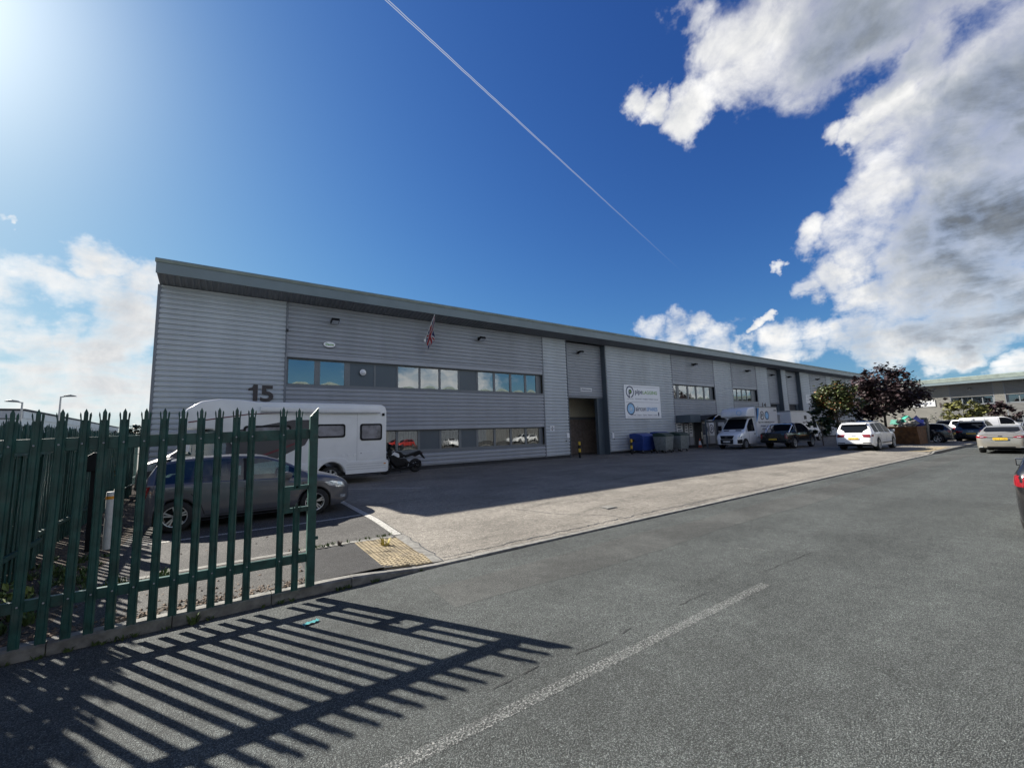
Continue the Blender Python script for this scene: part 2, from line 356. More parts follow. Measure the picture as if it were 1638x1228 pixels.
def tag(o, label=None, cat=None, group=None, kind=None):
    if label: o['label'] = label
    if cat: o['category'] = cat
    if group: o['group'] = group
    if kind: o['kind'] = kind
    return o
def thing(name, label, cat, loc=(0, 0, 0), rz=0.0, group=None, kind=None):
    o = bpy.data.objects.new(name, None); col.objects.link(o)
    o.location = loc; o.rotation_euler = (0, 0, rz); o.empty_display_size = .3
    return tag(o, label, cat, group, kind)
def copy_tree(o, parent=None):
    c = o.copy(); col.objects.link(c)
    if parent is not None: c.parent = parent
    for ch in list(o.children): copy_tree(ch, c)
    return c
def dup(o, loc, rz=None, label=None):
    c = copy_tree(o); c.location = loc
    if rz is not None: c.rotation_euler = (0, 0, rz)
    if label: c['label'] = label
    return c

def text(s, size, mat, parent, name, org, xd, upd, align='LEFT', ext=.004, width=None, off=.0, bold=0.0, world=False):
    """flat lettering as a mesh; org = baseline start in parent's space"""
    cu = bpy.data.curves.new('txt', 'FONT'); cu.body = s; cu.size = size; cu.align_x = align
    cu.extrude = ext; cu.offset = bold; cu.resolution_u = 3
    ob = bpy.data.objects.new('txt', cu); col.objects.link(ob)
    dg = bpy.context.evaluated_depsgraph_get(); dg.update()
    me = bpy.data.meshes.new_from_object(ob.evaluated_get(dg))
    bpy.data.objects.remove(ob)
    xd = Vector(xd).normalized(); upd = Vector(upd).normalized(); nd = xd.cross(upd)
    sx = 1.0
    if width:
        xs = [v.co.x for v in me.vertices]
        if xs: sx = width/max(1e-4, max(xs)-min(xs))
    inv = chain(parent).inverted() if (world and parent is not None) else Matrix()
    o0 = Vector(org)
    for v in me.vertices:
        c = v.co.copy(); v.co = inv @ (o0 + xd*(c.x*sx) + upd*c.y + nd*(c.z+off))
    me.materials.clear(); me.materials.append(MT[mat] if isinstance(mat, str) else mat)
    me.name = name
    o = bpy.data.objects.new(name, me); col.objects.link(o)
    if parent is not None: o.parent = parent
    return o

def clamp(x, a=0.0, b=1.0): return max(a, min(b, x))
def sstep(x): x = clamp(x); return x*x*(3-2*x)
def zg(x, y):
    """height of the made ground north of the kerb"""
    a = .12 + .05*clamp((y-6)/4) + .03*clamp((y-10)/2)
    b = .03 + .15*clamp((y-5.9)/3.1) + .02*clamp((y-9)/3)
    c = .12 + .08*clamp((y-6)/6)
    z = a + (b-a)*sstep((x-1.8)/1.0)
    return z + (c-z)*sstep((x-32)/1.2)
def sheet(name, x0, x1, y0, y1, nx, ny, mat, lift=0.0, parent=None, kind='structure', warpx=None):
    vs = []; fs = []
    for j in range(ny+1):
        for i in range(nx+1):
            x = x0+(x1-x0)*i/nx; y = y0+(y1-y0)*j/ny
            vs.append((x, y, zg(x, y)+lift))
    for j in range(ny):
        for i in range(nx):
            a = j*(nx+1)+i; fs.append((a, a+1, a+nx+2, a+nx+1))
    o = MB().add(vs, fs).build(name, mat, parent, smooth=60)
    if kind: o['kind'] = kind
    return o
# ================================================================ the setting
g = MB().box(-900, 900, -900, 900, -.5, -.08).build('ground', 'terrain'); tag(g, kind='structure')
rd = MB().box(-60, 99, -1.1, 5.80, -.3, 0.0).build('road', 'road'); tag(rd, kind='structure')
m = MB(); vs = []; n = 60
for i in range(n+1):
    x = 2.2+31*i/n
    vs += [(x, 4.32+random.uniform(-.03, .03)+.05*math.sin(x*.9), .0015), (x, 5.12+random.uniform(-.03, .03)+.04*math.sin(x*1.3), .0015)]
m.add(vs, [(2*i, 2*i+2, 2*i+3, 2*i+1) for i in range(n)]); m.build('road_patch', 'patch')['kind'] = 'structure'
# yard and car park
sheet('car_park', -1.35, 2.80, 7.62, 20.0, 14, 26, 'carpark')
sheet('car_park_apron', -1.35, 1.0, 5.93, 7.62, 10, 8, 'carpark')
sheet('yard', 2.80, 33.0, 5.93, 27.0, 60, 34, 'yard')
sheet('far_yard', 33.0, 99.0, 5.93, 27.0, 50, 24, 'yard')
sheet('verge_soil', -14, -1.35, 5.93, 24, 24, 24, 'soil')
sheet('footpath', 1.0, 1.9, 5.93, 7.50, 8, 10, 'footpath')
sheet('edging_strip', -1.35, 2.60, 7.50, 7.62, 16, 2, 'kerb', lift=.006)
sheet('ramp_strip', 2.62, 2.80, 5.93, 7.62, 3, 10, 'kerb', lift=.002)
# painted lines
for (x0, x1, y0, y1) in ((2.63, 2.77, 7.66, 12.3), (-1.1, 2.60, 9.72, 9.81), (-1.1, 2.6, 12.6, 12.69)):
    sheet('bay_line', x0, x1, y0, y1, max(2, int((x1-x0)*4)), max(2, int((y1-y0)*4)), 'line2', lift=.005)
for (x0, y0, x1, y1) in ((3.1, 15.1, 5.6, 12.9), (33.2, 12.5, 38.0, 11.2), (37.5, 9.2, 42, 9.0)):
    d = Vector((x1-x0, y1-y0, 0)).normalized(); n = Vector((-d.y, d.x, 0))*.05
    q = [Vector((x0, y0, 0))+n, Vector((x0, y0, 0))-n, Vector((x1, y1, 0))-n, Vector((x1, y1, 0))+n]
    MB().quad(*[(p.x, p.y, zg(p.x, p.y)+.006) for p in q]).build('bay_line', 'line2')['kind'] = 'structure'
m = MB(); m.quad((-4, 2.53, .0015), (5.45, 2.53, .0015), (5.45, 2.64, .0015), (-4, 2.64, .0015))
m.build('centre_line', 'line')['kind'] = 'structure'
m = MB()
for i in range(5):
    a = random.uniform(-.5, .5); x = 6.70+.05*i; y = 3.54-.085*i
    m.add([(x-.015, y, .005), (x+.015+random.random()*.02, y+.02, .005), (x+.04+random.random()*.02, y-.06, .005), (x, y-.09, .005)], [(0, 1, 2, 3)])
m.build('paint_splash', 'line')['kind'] = 'structure'
# cracks and joints
def crack(pts, w=.012, mat='plinth', name='surface_crack', z=None):
    m = MB(); P = []
    for (a, b) in zip(pts, pts[1:]):
        n = max(2, int((Vector(b)-Vector(a)).length/.12))
        for i in range(n): P.append(Vector(a).lerp(Vector(b), i/n))
    P.append(Vector(pts[-1]))
    P = [p+Vector((random.uniform(-1, 1), random.uniform(-1, 1)))*w*1.3 for p in P]
    for a, b in zip(P, P[1:]):
        d = (b-a).normalized(); n = Vector((-d.y, d.x))*w*.5*random.uniform(.4, 1.2)
        h = lambda p: (p.x, p.y, (zg(p.x, p.y) if z is None else z)+.005)
        m.quad(h(a-n), h(b-n), h(b+n), h(a+n))
    o = m.build(name, mat); o['kind'] = 'structure'; return o
crack([(2.80, 5.93), (2.80, 7.7)], .02, name='expansion_joint')
crack([(8.5, 5.95), (8.42, 9), (8.5, 13)], .012, name='expansion_joint')
crack([(15, 5.95), (15.05, 13)], .012, name='expansion_joint')
crack([(22, 5.95), (22.05, 13)], .014, name='expansion_joint')
crack([(2.85, 6.05), (8, 6.1), (14, 6.08), (33, 6.1)], .025, name='expansion_joint')
crack([(5.6, 8.2), (6.1, 7.2), (6.9, 6.5), (7.1, 6.0)], .018)
for (a, b) in (((2.55, 2.84), (2.95, 2.80)), ((3.15, 2.83), (3.3, 2.86)), ((4.1, 2.88), (4.75, 2.86)), ((5.9, 2.8), (7.3, 2.74)), ((1.75, 2.86), (2.2, 2.9))):
    crack([a, b], .008, mat='footpath', z=0)
dcv = thing('drain_cover', 'small square metal drain cover set in the sunlit concrete yard', 'drain cover', (7.55, 7.0, zg(7.55, 7.0)))
m = MB(); m.box(-.16, .16, -.16, .16, -.03, .006); m.build('frame', 'plinth', dcv)
m = MB(); m.box(-.125, .125, -.125, .125, .006, .012); m.build('lid', 'kerb', dcv, bevel=.004)

# kerb: separate stones, lowered along the yard
kerb = thing('kerb', None, None, (0, 5.86, 0), kind='structure')
def kerb_top(x):
    return .03 + .09*(1-sstep((x-1.2)/1.5)) + .09*sstep((x-32.4)/.9)
kw = .9
for i in range(-8, 54):
    x0 = .55 + i*kw; x1 = x0+kw-.008
    if x1 < -7: continue
    t0, t1 = kerb_top(x0), kerb_top(x1)
    jz = random.uniform(-.003, .003); jy = random.uniform(-.004, .004)
    m = MB(); n = 3; vs = []
    for k in range(n+1):
        x = x0+(x1-x0)*k/n; t = kerb_top(x)+jz; ch = min(.022, t*.5)
        vs += [(x, -.06+jy, -.12), (x, -.06+jy, t-ch), (x, -.06+ch+jy, t), (x, .07+jy, t), (x, .07+jy, -.12)]
    fs = []
    for k in range(n):
        for j in range(4): fs.append((k*5+j, k*5+5+j, k*5+6+j, k*5+1+j)[::-1])
    fs += [(0, 1, 2, 3, 4), tuple(n*5+j for j in (4, 3, 2, 1, 0))]
    m.add(vs, fs); m.build('kerb_stone', 'kerb', kerb)
# footway beyond the yard turns back at its corner
# tactile paving
tac = thing('tactile_paving', None, None, (1.9, 5.93, 0), kind='structure')
def slab_mesh(w, l):
    m = MB(); m.box(.002, w-.002, .002, l-.002, -.05, .0)
    nx, ny = 6, 6
    for i in range(nx):
        for j in range(ny):
            m.lathe([(.021, 0), (.017, .006), (.008, .0075), (0.0005, .0075)], ((i+.5)*w/nx, (j+.5)*l/ny, 0), n=7)
    return m
SW, SL = .36, .3925
proto_slab = None
for i in range(2):
    for j in range(4):
        x, y = i*SW, j*SL
        if proto_slab is None: proto_slab = slab_mesh(SW, SL).build('paving_slab', 'tactile', tac, smooth=40); o = proto_slab
        else: o = proto_slab.copy(); col.objects.link(o); o.parent = tac
        X, Y = 1.9+x, 5.93+y
        z00, z10, z01 = zg(X, Y), zg(X+SW, Y), zg(X, Y+SL)
        z00 = .03+.09*(1-sstep((X-1.2)/1.5)) if j == 0 else z00
        o.location = (x, y, z00+.008+random.uniform(-.002, .002))
        o.rotation_euler = (math.atan2(z01-z00, SL), -math.atan2(z10-z00, SW), random.uniform(-.006, .006))
sheet('paving_bed', 1.9, 2.62, 5.93, 7.5, 6, 10, 'footpath', lift=-.012)
far_tac = MB()
for k in range(9):
    x = 32.9+k*.62; far_tac.quad((x, 6.02, .135), (x+.6, 6.02, .135), (x+.6, 6.9, .14), (x, 6.9, .14))
far_tac.build('far_tactile_paving', 'tactile')['kind'] = 'structure'

# ================================================================ warehouses
PITCH_C = .2
def cladding(parent, u0, u1, z0, z1, v, mat, name='cladding_panel', rib=.06):
    prof = []
    k0 = math.floor(z0/PITCH_C)-1
    def add(z, d):
        prof.append((clamp(z, z0, z1), d))
    k = k0
    while k*PITCH_C < z1+PITCH_C:
        b = k*PITCH_C
        for dz, d in ((0, 0.006), (.044, 0.006), (.049, -rib), (.096, -rib-.002), (.100, -rib+.006), (.108, -rib+.006), (.112, -rib-.002), (.150, -rib), (.199, 0.004)):
            z = b+dz
            if z0 < z < z1: add(z, d)
        k += 1
    prof = [(z0, -rib*.3)] + prof + [(z1, -rib*.3)]
    vs = []; fs = []
    for (z, d) in prof:
        vs += [(u0, v+d, z), (u1, v+d, z)]
    n = len(prof)
    for i in range(n-1): fs.append((2*i, 2*i+1, 2*i+3, 2*i+2))
    m = MB(); m.add(vs, fs)
    # returns and back so that the panel is a solid tray
    bk = v+.03
    vs2 = [(u0, bk, z0), (u1, bk, z0), (u1, bk, z1), (u0, bk, z1)]
    m.add(vs2, [(3, 2, 1, 0)])
    for uu in (u0, u1):
        vs3 = [(uu, v+d, z) for (z, d) in prof] + [(uu, bk, z1), (uu, bk, z0)]
        m.add(vs3, [tuple(range(len(vs3)))])
    return m.build(name, mat, parent)

def pane_mesh(u0, u1, z0, z1, v, bow=.006, n=6):
    m = MB(); vs = []; fs = []
    for j in range(n+1):
        for i in range(n+1):
            a, b = i/n, j/n
            vs.append((u0+(u1-u0)*a, v-bow*16*a*(1-a)*b*(1-b), z0+(z1-z0)*b))
    for j in range(n):
        for i in range(n):
            q = j*(n+1)+i; fs.append((q, q+1, q+n+2, q+n+1))
    m.add(vs, fs); return m

def window_strip(parent, u0, u1, z0, z1, items, blinds, detail=True, glass='win', depth=.19, room=True):
    w = MB()
    v = depth
    w.box(u0, u1, v-.03, v+.04, z1-.06, z1); w.box(u0, u1, v-.03, v+.04, z0, z0+.06)
    edges = sorted(set([u0, u1]+[i[0] for i in items]+[i[1] for i in items]))
    spans = sorted((i[0], i[1]) for i in items); last = u0
    for (a, b) in spans:
        if a-last > .001: w.box(last, a, v-.035, v+.04, z0+.06, z1-.06)
        last = b
    if u1-last > .001: w.box(last, u1, v-.035, v+.04, z0+.06, z1-.06)
    # head and cill reveals
    w.box(u0, u1, .0, v-.03, z1-.005, z1+.02); w.box(u0, u1, -.05, v-.03, z0-.03, z0+.005)
    fo = w.build('window', 'frame', parent)
    for it in items:
        a, b, k = it
        if k == 'pane':
            bw = random.uniform(.002, .005)
            p = pane_mesh(a, b, z0+.06, z1-.06, v, bow=bw).build('pane', glass, fo, smooth=60)
            if blinds and random.random() < blinds:
                s = MB(); x = a+.03
                while x < b-.05:
                    t = random.uniform(-.02, .02)
                    s.add([(x, v+.16+t, z0+.08), (x+.075, v+.2-t, z0+.08), (x+.075, v+.2-t, z1-.06), (x, v+.16+t, z1-.06)], [(0, 1, 2, 3)])
                    x += .085 if random.random() < .93 else .2
                s.build('blind', 'blind', fo)
        else:
            MB().box(a, b, v-.012, v+.03, z0+.06, z1-.06).build('infill_panel', 'infill', fo)
    if room:
        r = MB(); d = 3.2
        r.quad((u0, v+d, z0-.6), (u1, v+d, z0-.6), (u1, v+d, z1+.3), (u0, v+d, z1+.3))
        r.quad((u0, v+.06, z0-.6), (u1, v+.06, z0-.6), (u1, v+d, z0-.6), (u0, v+d, z0-.6))
        r.quad((u0, v+.06, z1+.3), (u1, v+.06, z1+.3), (u1, v+d, z1+.3), (u0, v+d, z1+.3))
        r.quad((u0, v+.06, z0-.6), (u0, v+d, z0-.6), (u0, v+d, z1+.3), (u0, v+.06, z1+.3))
        r.quad((u1, v+.06, z0-.6), (u1, v+d, z0-.6), (u1, v+d, z1+.3), (u1, v+.06, z1+.3))
        r.build('room', 'room', fo)
    return fo

def warehouse(root, segs, zb, zs, ztop, eave, depth, light='clad_light', dark='clad_dark', detail=True):
    """facade in the plane v=0 looking to -v; segs = (u0,u1,kind,extra)"""
    ua, ub = segs[0][0], segs[-1][1]
    z0 = zb+.18
    pl = MB(); pl.box(ua+.02, ub-.02, .06, .3, zb-.3, z0+.04)
    doors = [s for s in segs if s[2] == 'door']
    pl = MB(); last = ua+.02
    for s in doors:
        pl.box(last, s[0]-.02, .05, .3, zb-.3, z0+.05); last = s[1]+.02
    pl.box(last, ub-.02, .05, .3, zb-.3, z0+.05)
    pl.build('plinth', 'plinth', root)
    for i, s in enumerate(segs):
        u0, u1, k = s[0], s[1], s[2]; e = s[3] if len(s) > 3 else {}
        if k == 'light':
            cladding(root, u0+.045, u1-.045, z0, zs, 0, light)
        elif k == 'office':
            hi, lo = e.get('up'), e.get('low')
            zl0, zl1 = zb+.94, zb+2.0
            zu0, zu1 = zb+4.08, zb+5.27
            if lo:
                cladding(root, u0+.045, u1-.045, z0, zl0-.1, 0, dark)
                MB().box(u0+.045, u1-.045, -.045, .03, zl0-.1, zl0-.032).build('cill_flashing', 'flash', root)
                window_strip(root, u0+.045, u1-.045, zl0, zl1, lo, e.get('blind', .8), glass='win_low')
                MB().box(u0+.045, u1-.045, -.03, .05, zl1+.022, zl1+.2).build('head_flashing', dark, root)
                za = zl1+.2
            else: za = e.get('zfrom', z0)
            if hi:
                cladding(root, u0+.045, u1-.045, za, zu0-.12, 0, dark)
                MB().box(u0+.045, u1-.045, -.045, .03, zu0-.12, zu0-.032).build('cill_flashing', 'flash', root)
                window_strip(root, u0+.045, u1-.045, zu0, zu1, hi, e.get('blindup', .15))
                MB().box(u0+.045, u1-.045, -.03, .05, zu1+.022, zu1+.22).build('head_flashing', dark, root)
                za = zu1+.22
            cladding(root, u0+.045, u1-.045, za, zs, 0, dark)
        elif k == 'door':
            rv = .42; zd = e.get('zd', zb+3.95)
            cladding(root, u0, u1, zd+.1, zs, rv, dark)
            MB().box(u0, u1, rv-.04, rv+.3, zd-.02, zd+.1).build('lintel', 'flash', root)
            r = MB(); r.box(u0-.04, u0-.0, -.03, rv+.35, zb, zs); r.box(u1, u1+.04, -.03, rv+.35, zb, zs)
            r.box(u0, u0+.12, rv, rv+.25, zb, zd-.02); r.box(u1-.55, u1, rv, rv+.25, zb, zd-.02)
            r.build('door_reveal', 'infill', root)
            if e.get('shutter'):
                m = MB(); z = zb+.01
                while z < zd-.03:
                    z2 = min(z+.1, zd-.022); m.prism([(rv+.12, z), (rv+.105, z+(z2-z)*.5), (rv+.12, z2), (rv+.14, z2), (rv+.14, z)], 'x', u0+.12, u1-.55); z = z2
                m.build('roller_shutter', 'plinth', root)
            else:
                d = 2.6
                it = MB(); it.box(u0-1.5, u1+3.5, rv+d, rv+d+.1, zb, zb+2.75, 0); it.box(u0-1.5, u1+3.5, rv+d, rv+d+.1, zb+2.75, zs, 1)
                it.box(u0-1.5, u1+3.5, rv+d-.06, rv+d-.005, zb+2.55, zb+2.72, 2)
                it.box(u0-1.6, u0-1.5, rv+.3, rv+d, zb, zs, 1); it.box(u1+3.5, u1+3.6, rv+.3, rv+d, zb, zs, 0)
                it.box(u0-1.6, u1+3.6, rv+.3, rv+d+.1, zs-1.2, zs-1.1, 1); it.box(u0-1.6, u1+3.6, rv+.3, rv+d+.1, zb-.05, zb-.002, 0)
                it.box((u0+u1)/2-.7, (u0+u1)/2-.62, rv+d-.05, rv+d-.005, zb, zb+2.55, 2)
                it.build('loading_bay', ['brick', 'cream', 'frame'], root)
    tr = []
    bounds = sorted(set([round((a[1]+b[0])/2, 3) for a, b in zip(segs, segs[1:])]))
    for i, ubd in enumerate(bounds):
        if any(abs(ubd-d[0]) < .2 or abs(ubd-d[1]) < .2 for d in doors): continue
        MB().box(ubd-.05, ubd+.05, -.05, .02, z0-.03, zs).build('corner_flashing', 'flash', root)
    MB().box(ua-.05, ua+.06, -.055, .1, z0-.03, zs).build('corner_flashing', 'flash', root)
    MB().box(ub-.06, ub+.05, -.055, .1, z0-.03, zs).build('corner_flashing', 'flash', root)
    # soffit with ribs across the overhang
    m = MB(); u = ua; n = int((ub-ua)/.2); vs = []; fs = []; row = []
    us = []
    for i in range(n):
        b = ua+i*.2; us += [(b, 0), (b+.06, 0), (b+.085, .028), (b+.175, .028)]
    us.append((ub, 0))
    for (uu, d) in us: vs += [(uu, .02, zs-.02+d), (uu, -eave+.02, zs+.14+d)]
    for i in range(len(us)-1): fs.append((2*i, 2*i+1, 2*i+3, 2*i+2))
    MB().add(vs, fs).build('soffit', 'flash', root)
    MB().prism([(-eave, zs+.10), (-eave-.02, zs+.50), (-eave+.06, zs+.50), (-eave+.06, zs+.10)], 'x', ua-.02, ub+.02).build('fascia', 'fascia', root)
    MB().prism([(-eave-.05, zs+.5), (-eave-.075, ztop-.06), (-eave-.03, ztop), (-eave+.3, ztop+.03), (-eave+.3, ztop-.1), (-eave+.02, zs+.5)], 'x', ua-.05, ub+.05).build('capping', 'capping', root)
    hd = depth/2
    MB().add([(ua, -eave+.2, ztop-.02), (ub, -eave+.2, ztop-.02), (ub, hd, ztop+hd*.07), (ua, hd, ztop+hd*.07), (ua, depth, ztop), (ub, depth, ztop)], [(0, 1, 2, 3), (3, 2, 5, 4)]).build('roof', 'roofsheet', root)
    w = MB()
    for uu in (ua, ub):
        w.add([(uu, .03, zb-.3), (uu, depth, zb-.3), (uu, depth, ztop-.05), (uu, hd, ztop+hd*.07-.05), (uu, -eave+.05, ztop-.06), (uu, -eave+.05, zs+.12), (uu, .03, zs)], [tuple(range(7))])
    w.add([(ua, depth, zb-.3), (ub, depth, zb-.3), (ub, depth, ztop), (ua, depth, ztop)], [(0, 1, 2, 3)])
    w.build('wall', light, root)

def panes(a, b, n, gap=.11):
    w = (b-a-(n-1)*gap)/n
    return [(a+i*(w+gap), a+i*(w+gap)+w, 'pane') for i in range(n)]

main = thing('warehouse_terrace', 'long low grey terrace of industrial units in ribbed metal cladding with overhanging roof', 'building', (0, 20.1, 0))
UP1 = [(2.23,3.28,'pane'),(3.52,4.57,'pane'),(4.82,5.95,'infill'),(6.03,7.08,'infill'),(7.16,8.26,'pane'),(8.36,9.39,'pane'),(9.5,10.55,'pane'),(10.63,11.71,'infill'),(11.82,12.84,'pane'),(12.97,13.99,'pane'),(14.13,15.11,'pane'),(15.25,16.0,'pane')]
LO1 = [(2.23,3.28,'pane'),(3.52,4.57,'pane'),(4.82,5.95,'infill'),(6.03,7.04,'pane'),(7.16,8.2,'pane'),(8.31,9.39,'infill'),(9.5,10.54,'pane'),(10.69,11.62,'infill'),(11.75,12.78,'pane'),(12.91,13.91,'pane'),(14.05,15.01,'pane'),(15.16,16.1,'pane')]
warehouse(main, [
 (-2.22, 2.10, 'light'), (2.10, 16.45, 'office', dict(up=UP1, low=LO1, blind=.95, blindup=.12)), (16.45, 18.5, 'light'),
 (18.55, 22.2, 'door'), (22.25, 30.1, 'light'),
 (30.1, 36.45, 'office', dict(up=[(30.3,30.85,'pane'),(31.2,32.4,'pane'),(32.6,33.65,'pane'),(33.85,34.9,'pane'),(35.1,35.9,'pane')], zfrom=2.75, blindup=.2)),
 (36.45, 39.6, 'light'), (39.6, 44.45, 'office', dict(up=panes(39.85, 43.5, 4), low=panes(39.85, 43.5, 4))), (44.45, 47.05, 'light'),
 (47.1, 50.2, 'door', dict(shutter=True)), (50.25, 51.5, 'light'), (51.55, 55.1, 'door', dict(shutter=True)), (55.15, 57.85, 'light'),
 (57.85, 62.95, 'office', dict(up=panes(58.1, 61.9, 4), low=panes(58.1, 61.9, 4))), (62.95, 64.85, 'light'),
 (64.85, 69.9, 'office', dict(up=panes(65.1, 68.9, 4), low=panes(65.1, 68.9, 4))), (69.9, 75, 'light')],
 .2, 7.93, 8.58, 1.12, 46)
# entrance of the second office bay: shopfront frame, posters, door
sf = MB(); Z0, Z1 = .38, 2.45
for a, b in ((30.15, 30.28), (31.25, 31.45), (32.0, 32.08), (32.66, 32.8), (34.0, 34.1), (35.0, 35.08), (36.0, 36.4)): sf.box(a, b, .05, .15, Z0, Z1)
sf.box(30.15, 36.4, .05, .15, 2.3, 2.45)
shop = sf.build('shopfront', 'frame', main)
MB().box(30.15, 32.7, .07, .14, .4, 1.1).build('stall_riser', 'clad_dark', main); MB().box(34.1, 36.4, .07, .14, .4, 1.1).build('stall_riser', 'clad_dark', main)
MB().box(30.15, 36.4, -.03, .05, 2.46, 2.75).build('head_flashing', 'clad_dark', main)
for a, b in ((30.28, 31.25), (31.45, 32.0), (32.08, 32.66), (34.1, 35.0), (35.08, 36.0)):
    pane_mesh(a, b, 1.1, 2.3, .09, .002).build('pane', 'win_low', shop, smooth=60)
dr = MB(); dr.box(32.8, 34.0, .09, .13, .22, 2.3); door = dr.build('entrance_door', 'plinth', main)
MB().box(33.85, 33.9, .03, .06, .9, 1.5).build('handle', 'chrome', door)
MB().box(30.12, 36.43, .3, 3.5, .2, 2.6).build('entrance_lobby', 'room', main)
# ================================================================ vehicles
def pchip(P):
    xs = [p[0] for p in P]; ys = [p[1] for p in P]; n = len(xs)
    h = [xs[i+1]-xs[i] for i in range(n-1)]; d = [(ys[i+1]-ys[i])/h[i] for i in range(n-1)]
    m = [0]*n; m[0] = d[0]; m[-1] = d[-1]
    for i in range(1, n-1):
        m[i] = 0 if d[i-1]*d[i] <= 0 else 2*d[i-1]*d[i]/(d[i-1]+d[i])
    def f(x):
        if x <= xs[0]: return ys[0]
        if x >= xs[-1]: return ys[-1]
        i = 0
        while x > xs[i+1]: i += 1
        t = (x-xs[i])/h[i]
        return (ys[i]*(2*t**3-3*t**2+1) + h[i]*m[i]*(t**3-2*t**2+t) + ys[i+1]*(-2*t**3+3*t**2) + h[i]*m[i+1]*(t**3-t**2))
    return f

def wheel(parent, x, y, r, w, side, spokes=5, twin=True, rim='alloy', local=True):
    """side=+1: outer face towards +y"""
    s = side; rr = r*.66
    tp = [(rr, -.5), (r*.9, -.5), (r*.975, -.42), (r, -.25), (r, .25), (r*.975, .42), (r*.9, .5), (rr*1.02, .5), (rr*.98, .4)]
    t = MB().lathe([(a, b*w) for a, b in tp], (x, y, r), 'y', 28).build('wheel', 'rubber', parent, smooth=50)
    m = MB(); yo = y+s*w*.36
    m.lathe([(rr*1.0, s*w*.02), (rr*1.01, s*w*.14), (rr*.93, s*w*.12), (rr*.9, -s*w*.1), (rr*.9, -s*w*.45)], (x, yo, r), 'y', 28, 0)
    m.lathe([(rr*.22, s*.015), (rr*.16, s*.028), (0.001, s*.03)], (x, yo, r), 'y', 12, 0)
    m.lathe([(rr*.9, -s*.1), (.001, -s*.1)], (x, yo, r), 'y', 20, 1)
    for k in range(spokes):
        a = 2*math.pi*k/spokes + math.pi/2
        for da in ((-.13, .13) if twin else (0,)):
            wd = .026 if twin else .05
            c1, s1 = math.cos(a+da*.6), math.sin(a+da*.6); c2, s2 = math.cos(a+da*1.3), math.sin(a+da*1.3)
            p1 = Vector((c1, 0, s1))*rr*.15; p2 = Vector((c2, 0, s2))*rr*.95; q = Vector((-(p2-p1).z, 0, (p2-p1).x)).normalized()*wd*r/.31
            o = Vector((x, yo, r))
            vs = []
            for (p, k2) in ((p1, .85), (p2, 1.15)):
                for e in (-1, 1):
                    for dy in (.022*s, -.03*s): vs.append(o+p+q*e*.5*k2+Vector((0, dy, 0)))
            m.add(vs, [(0, 2, 6, 4), (1, 5, 7, 3), (0, 4, 5, 1), (2, 3, 7, 6)], 0)
    m.build('rim', [rim, 'black'], t, smooth=35)
    return t

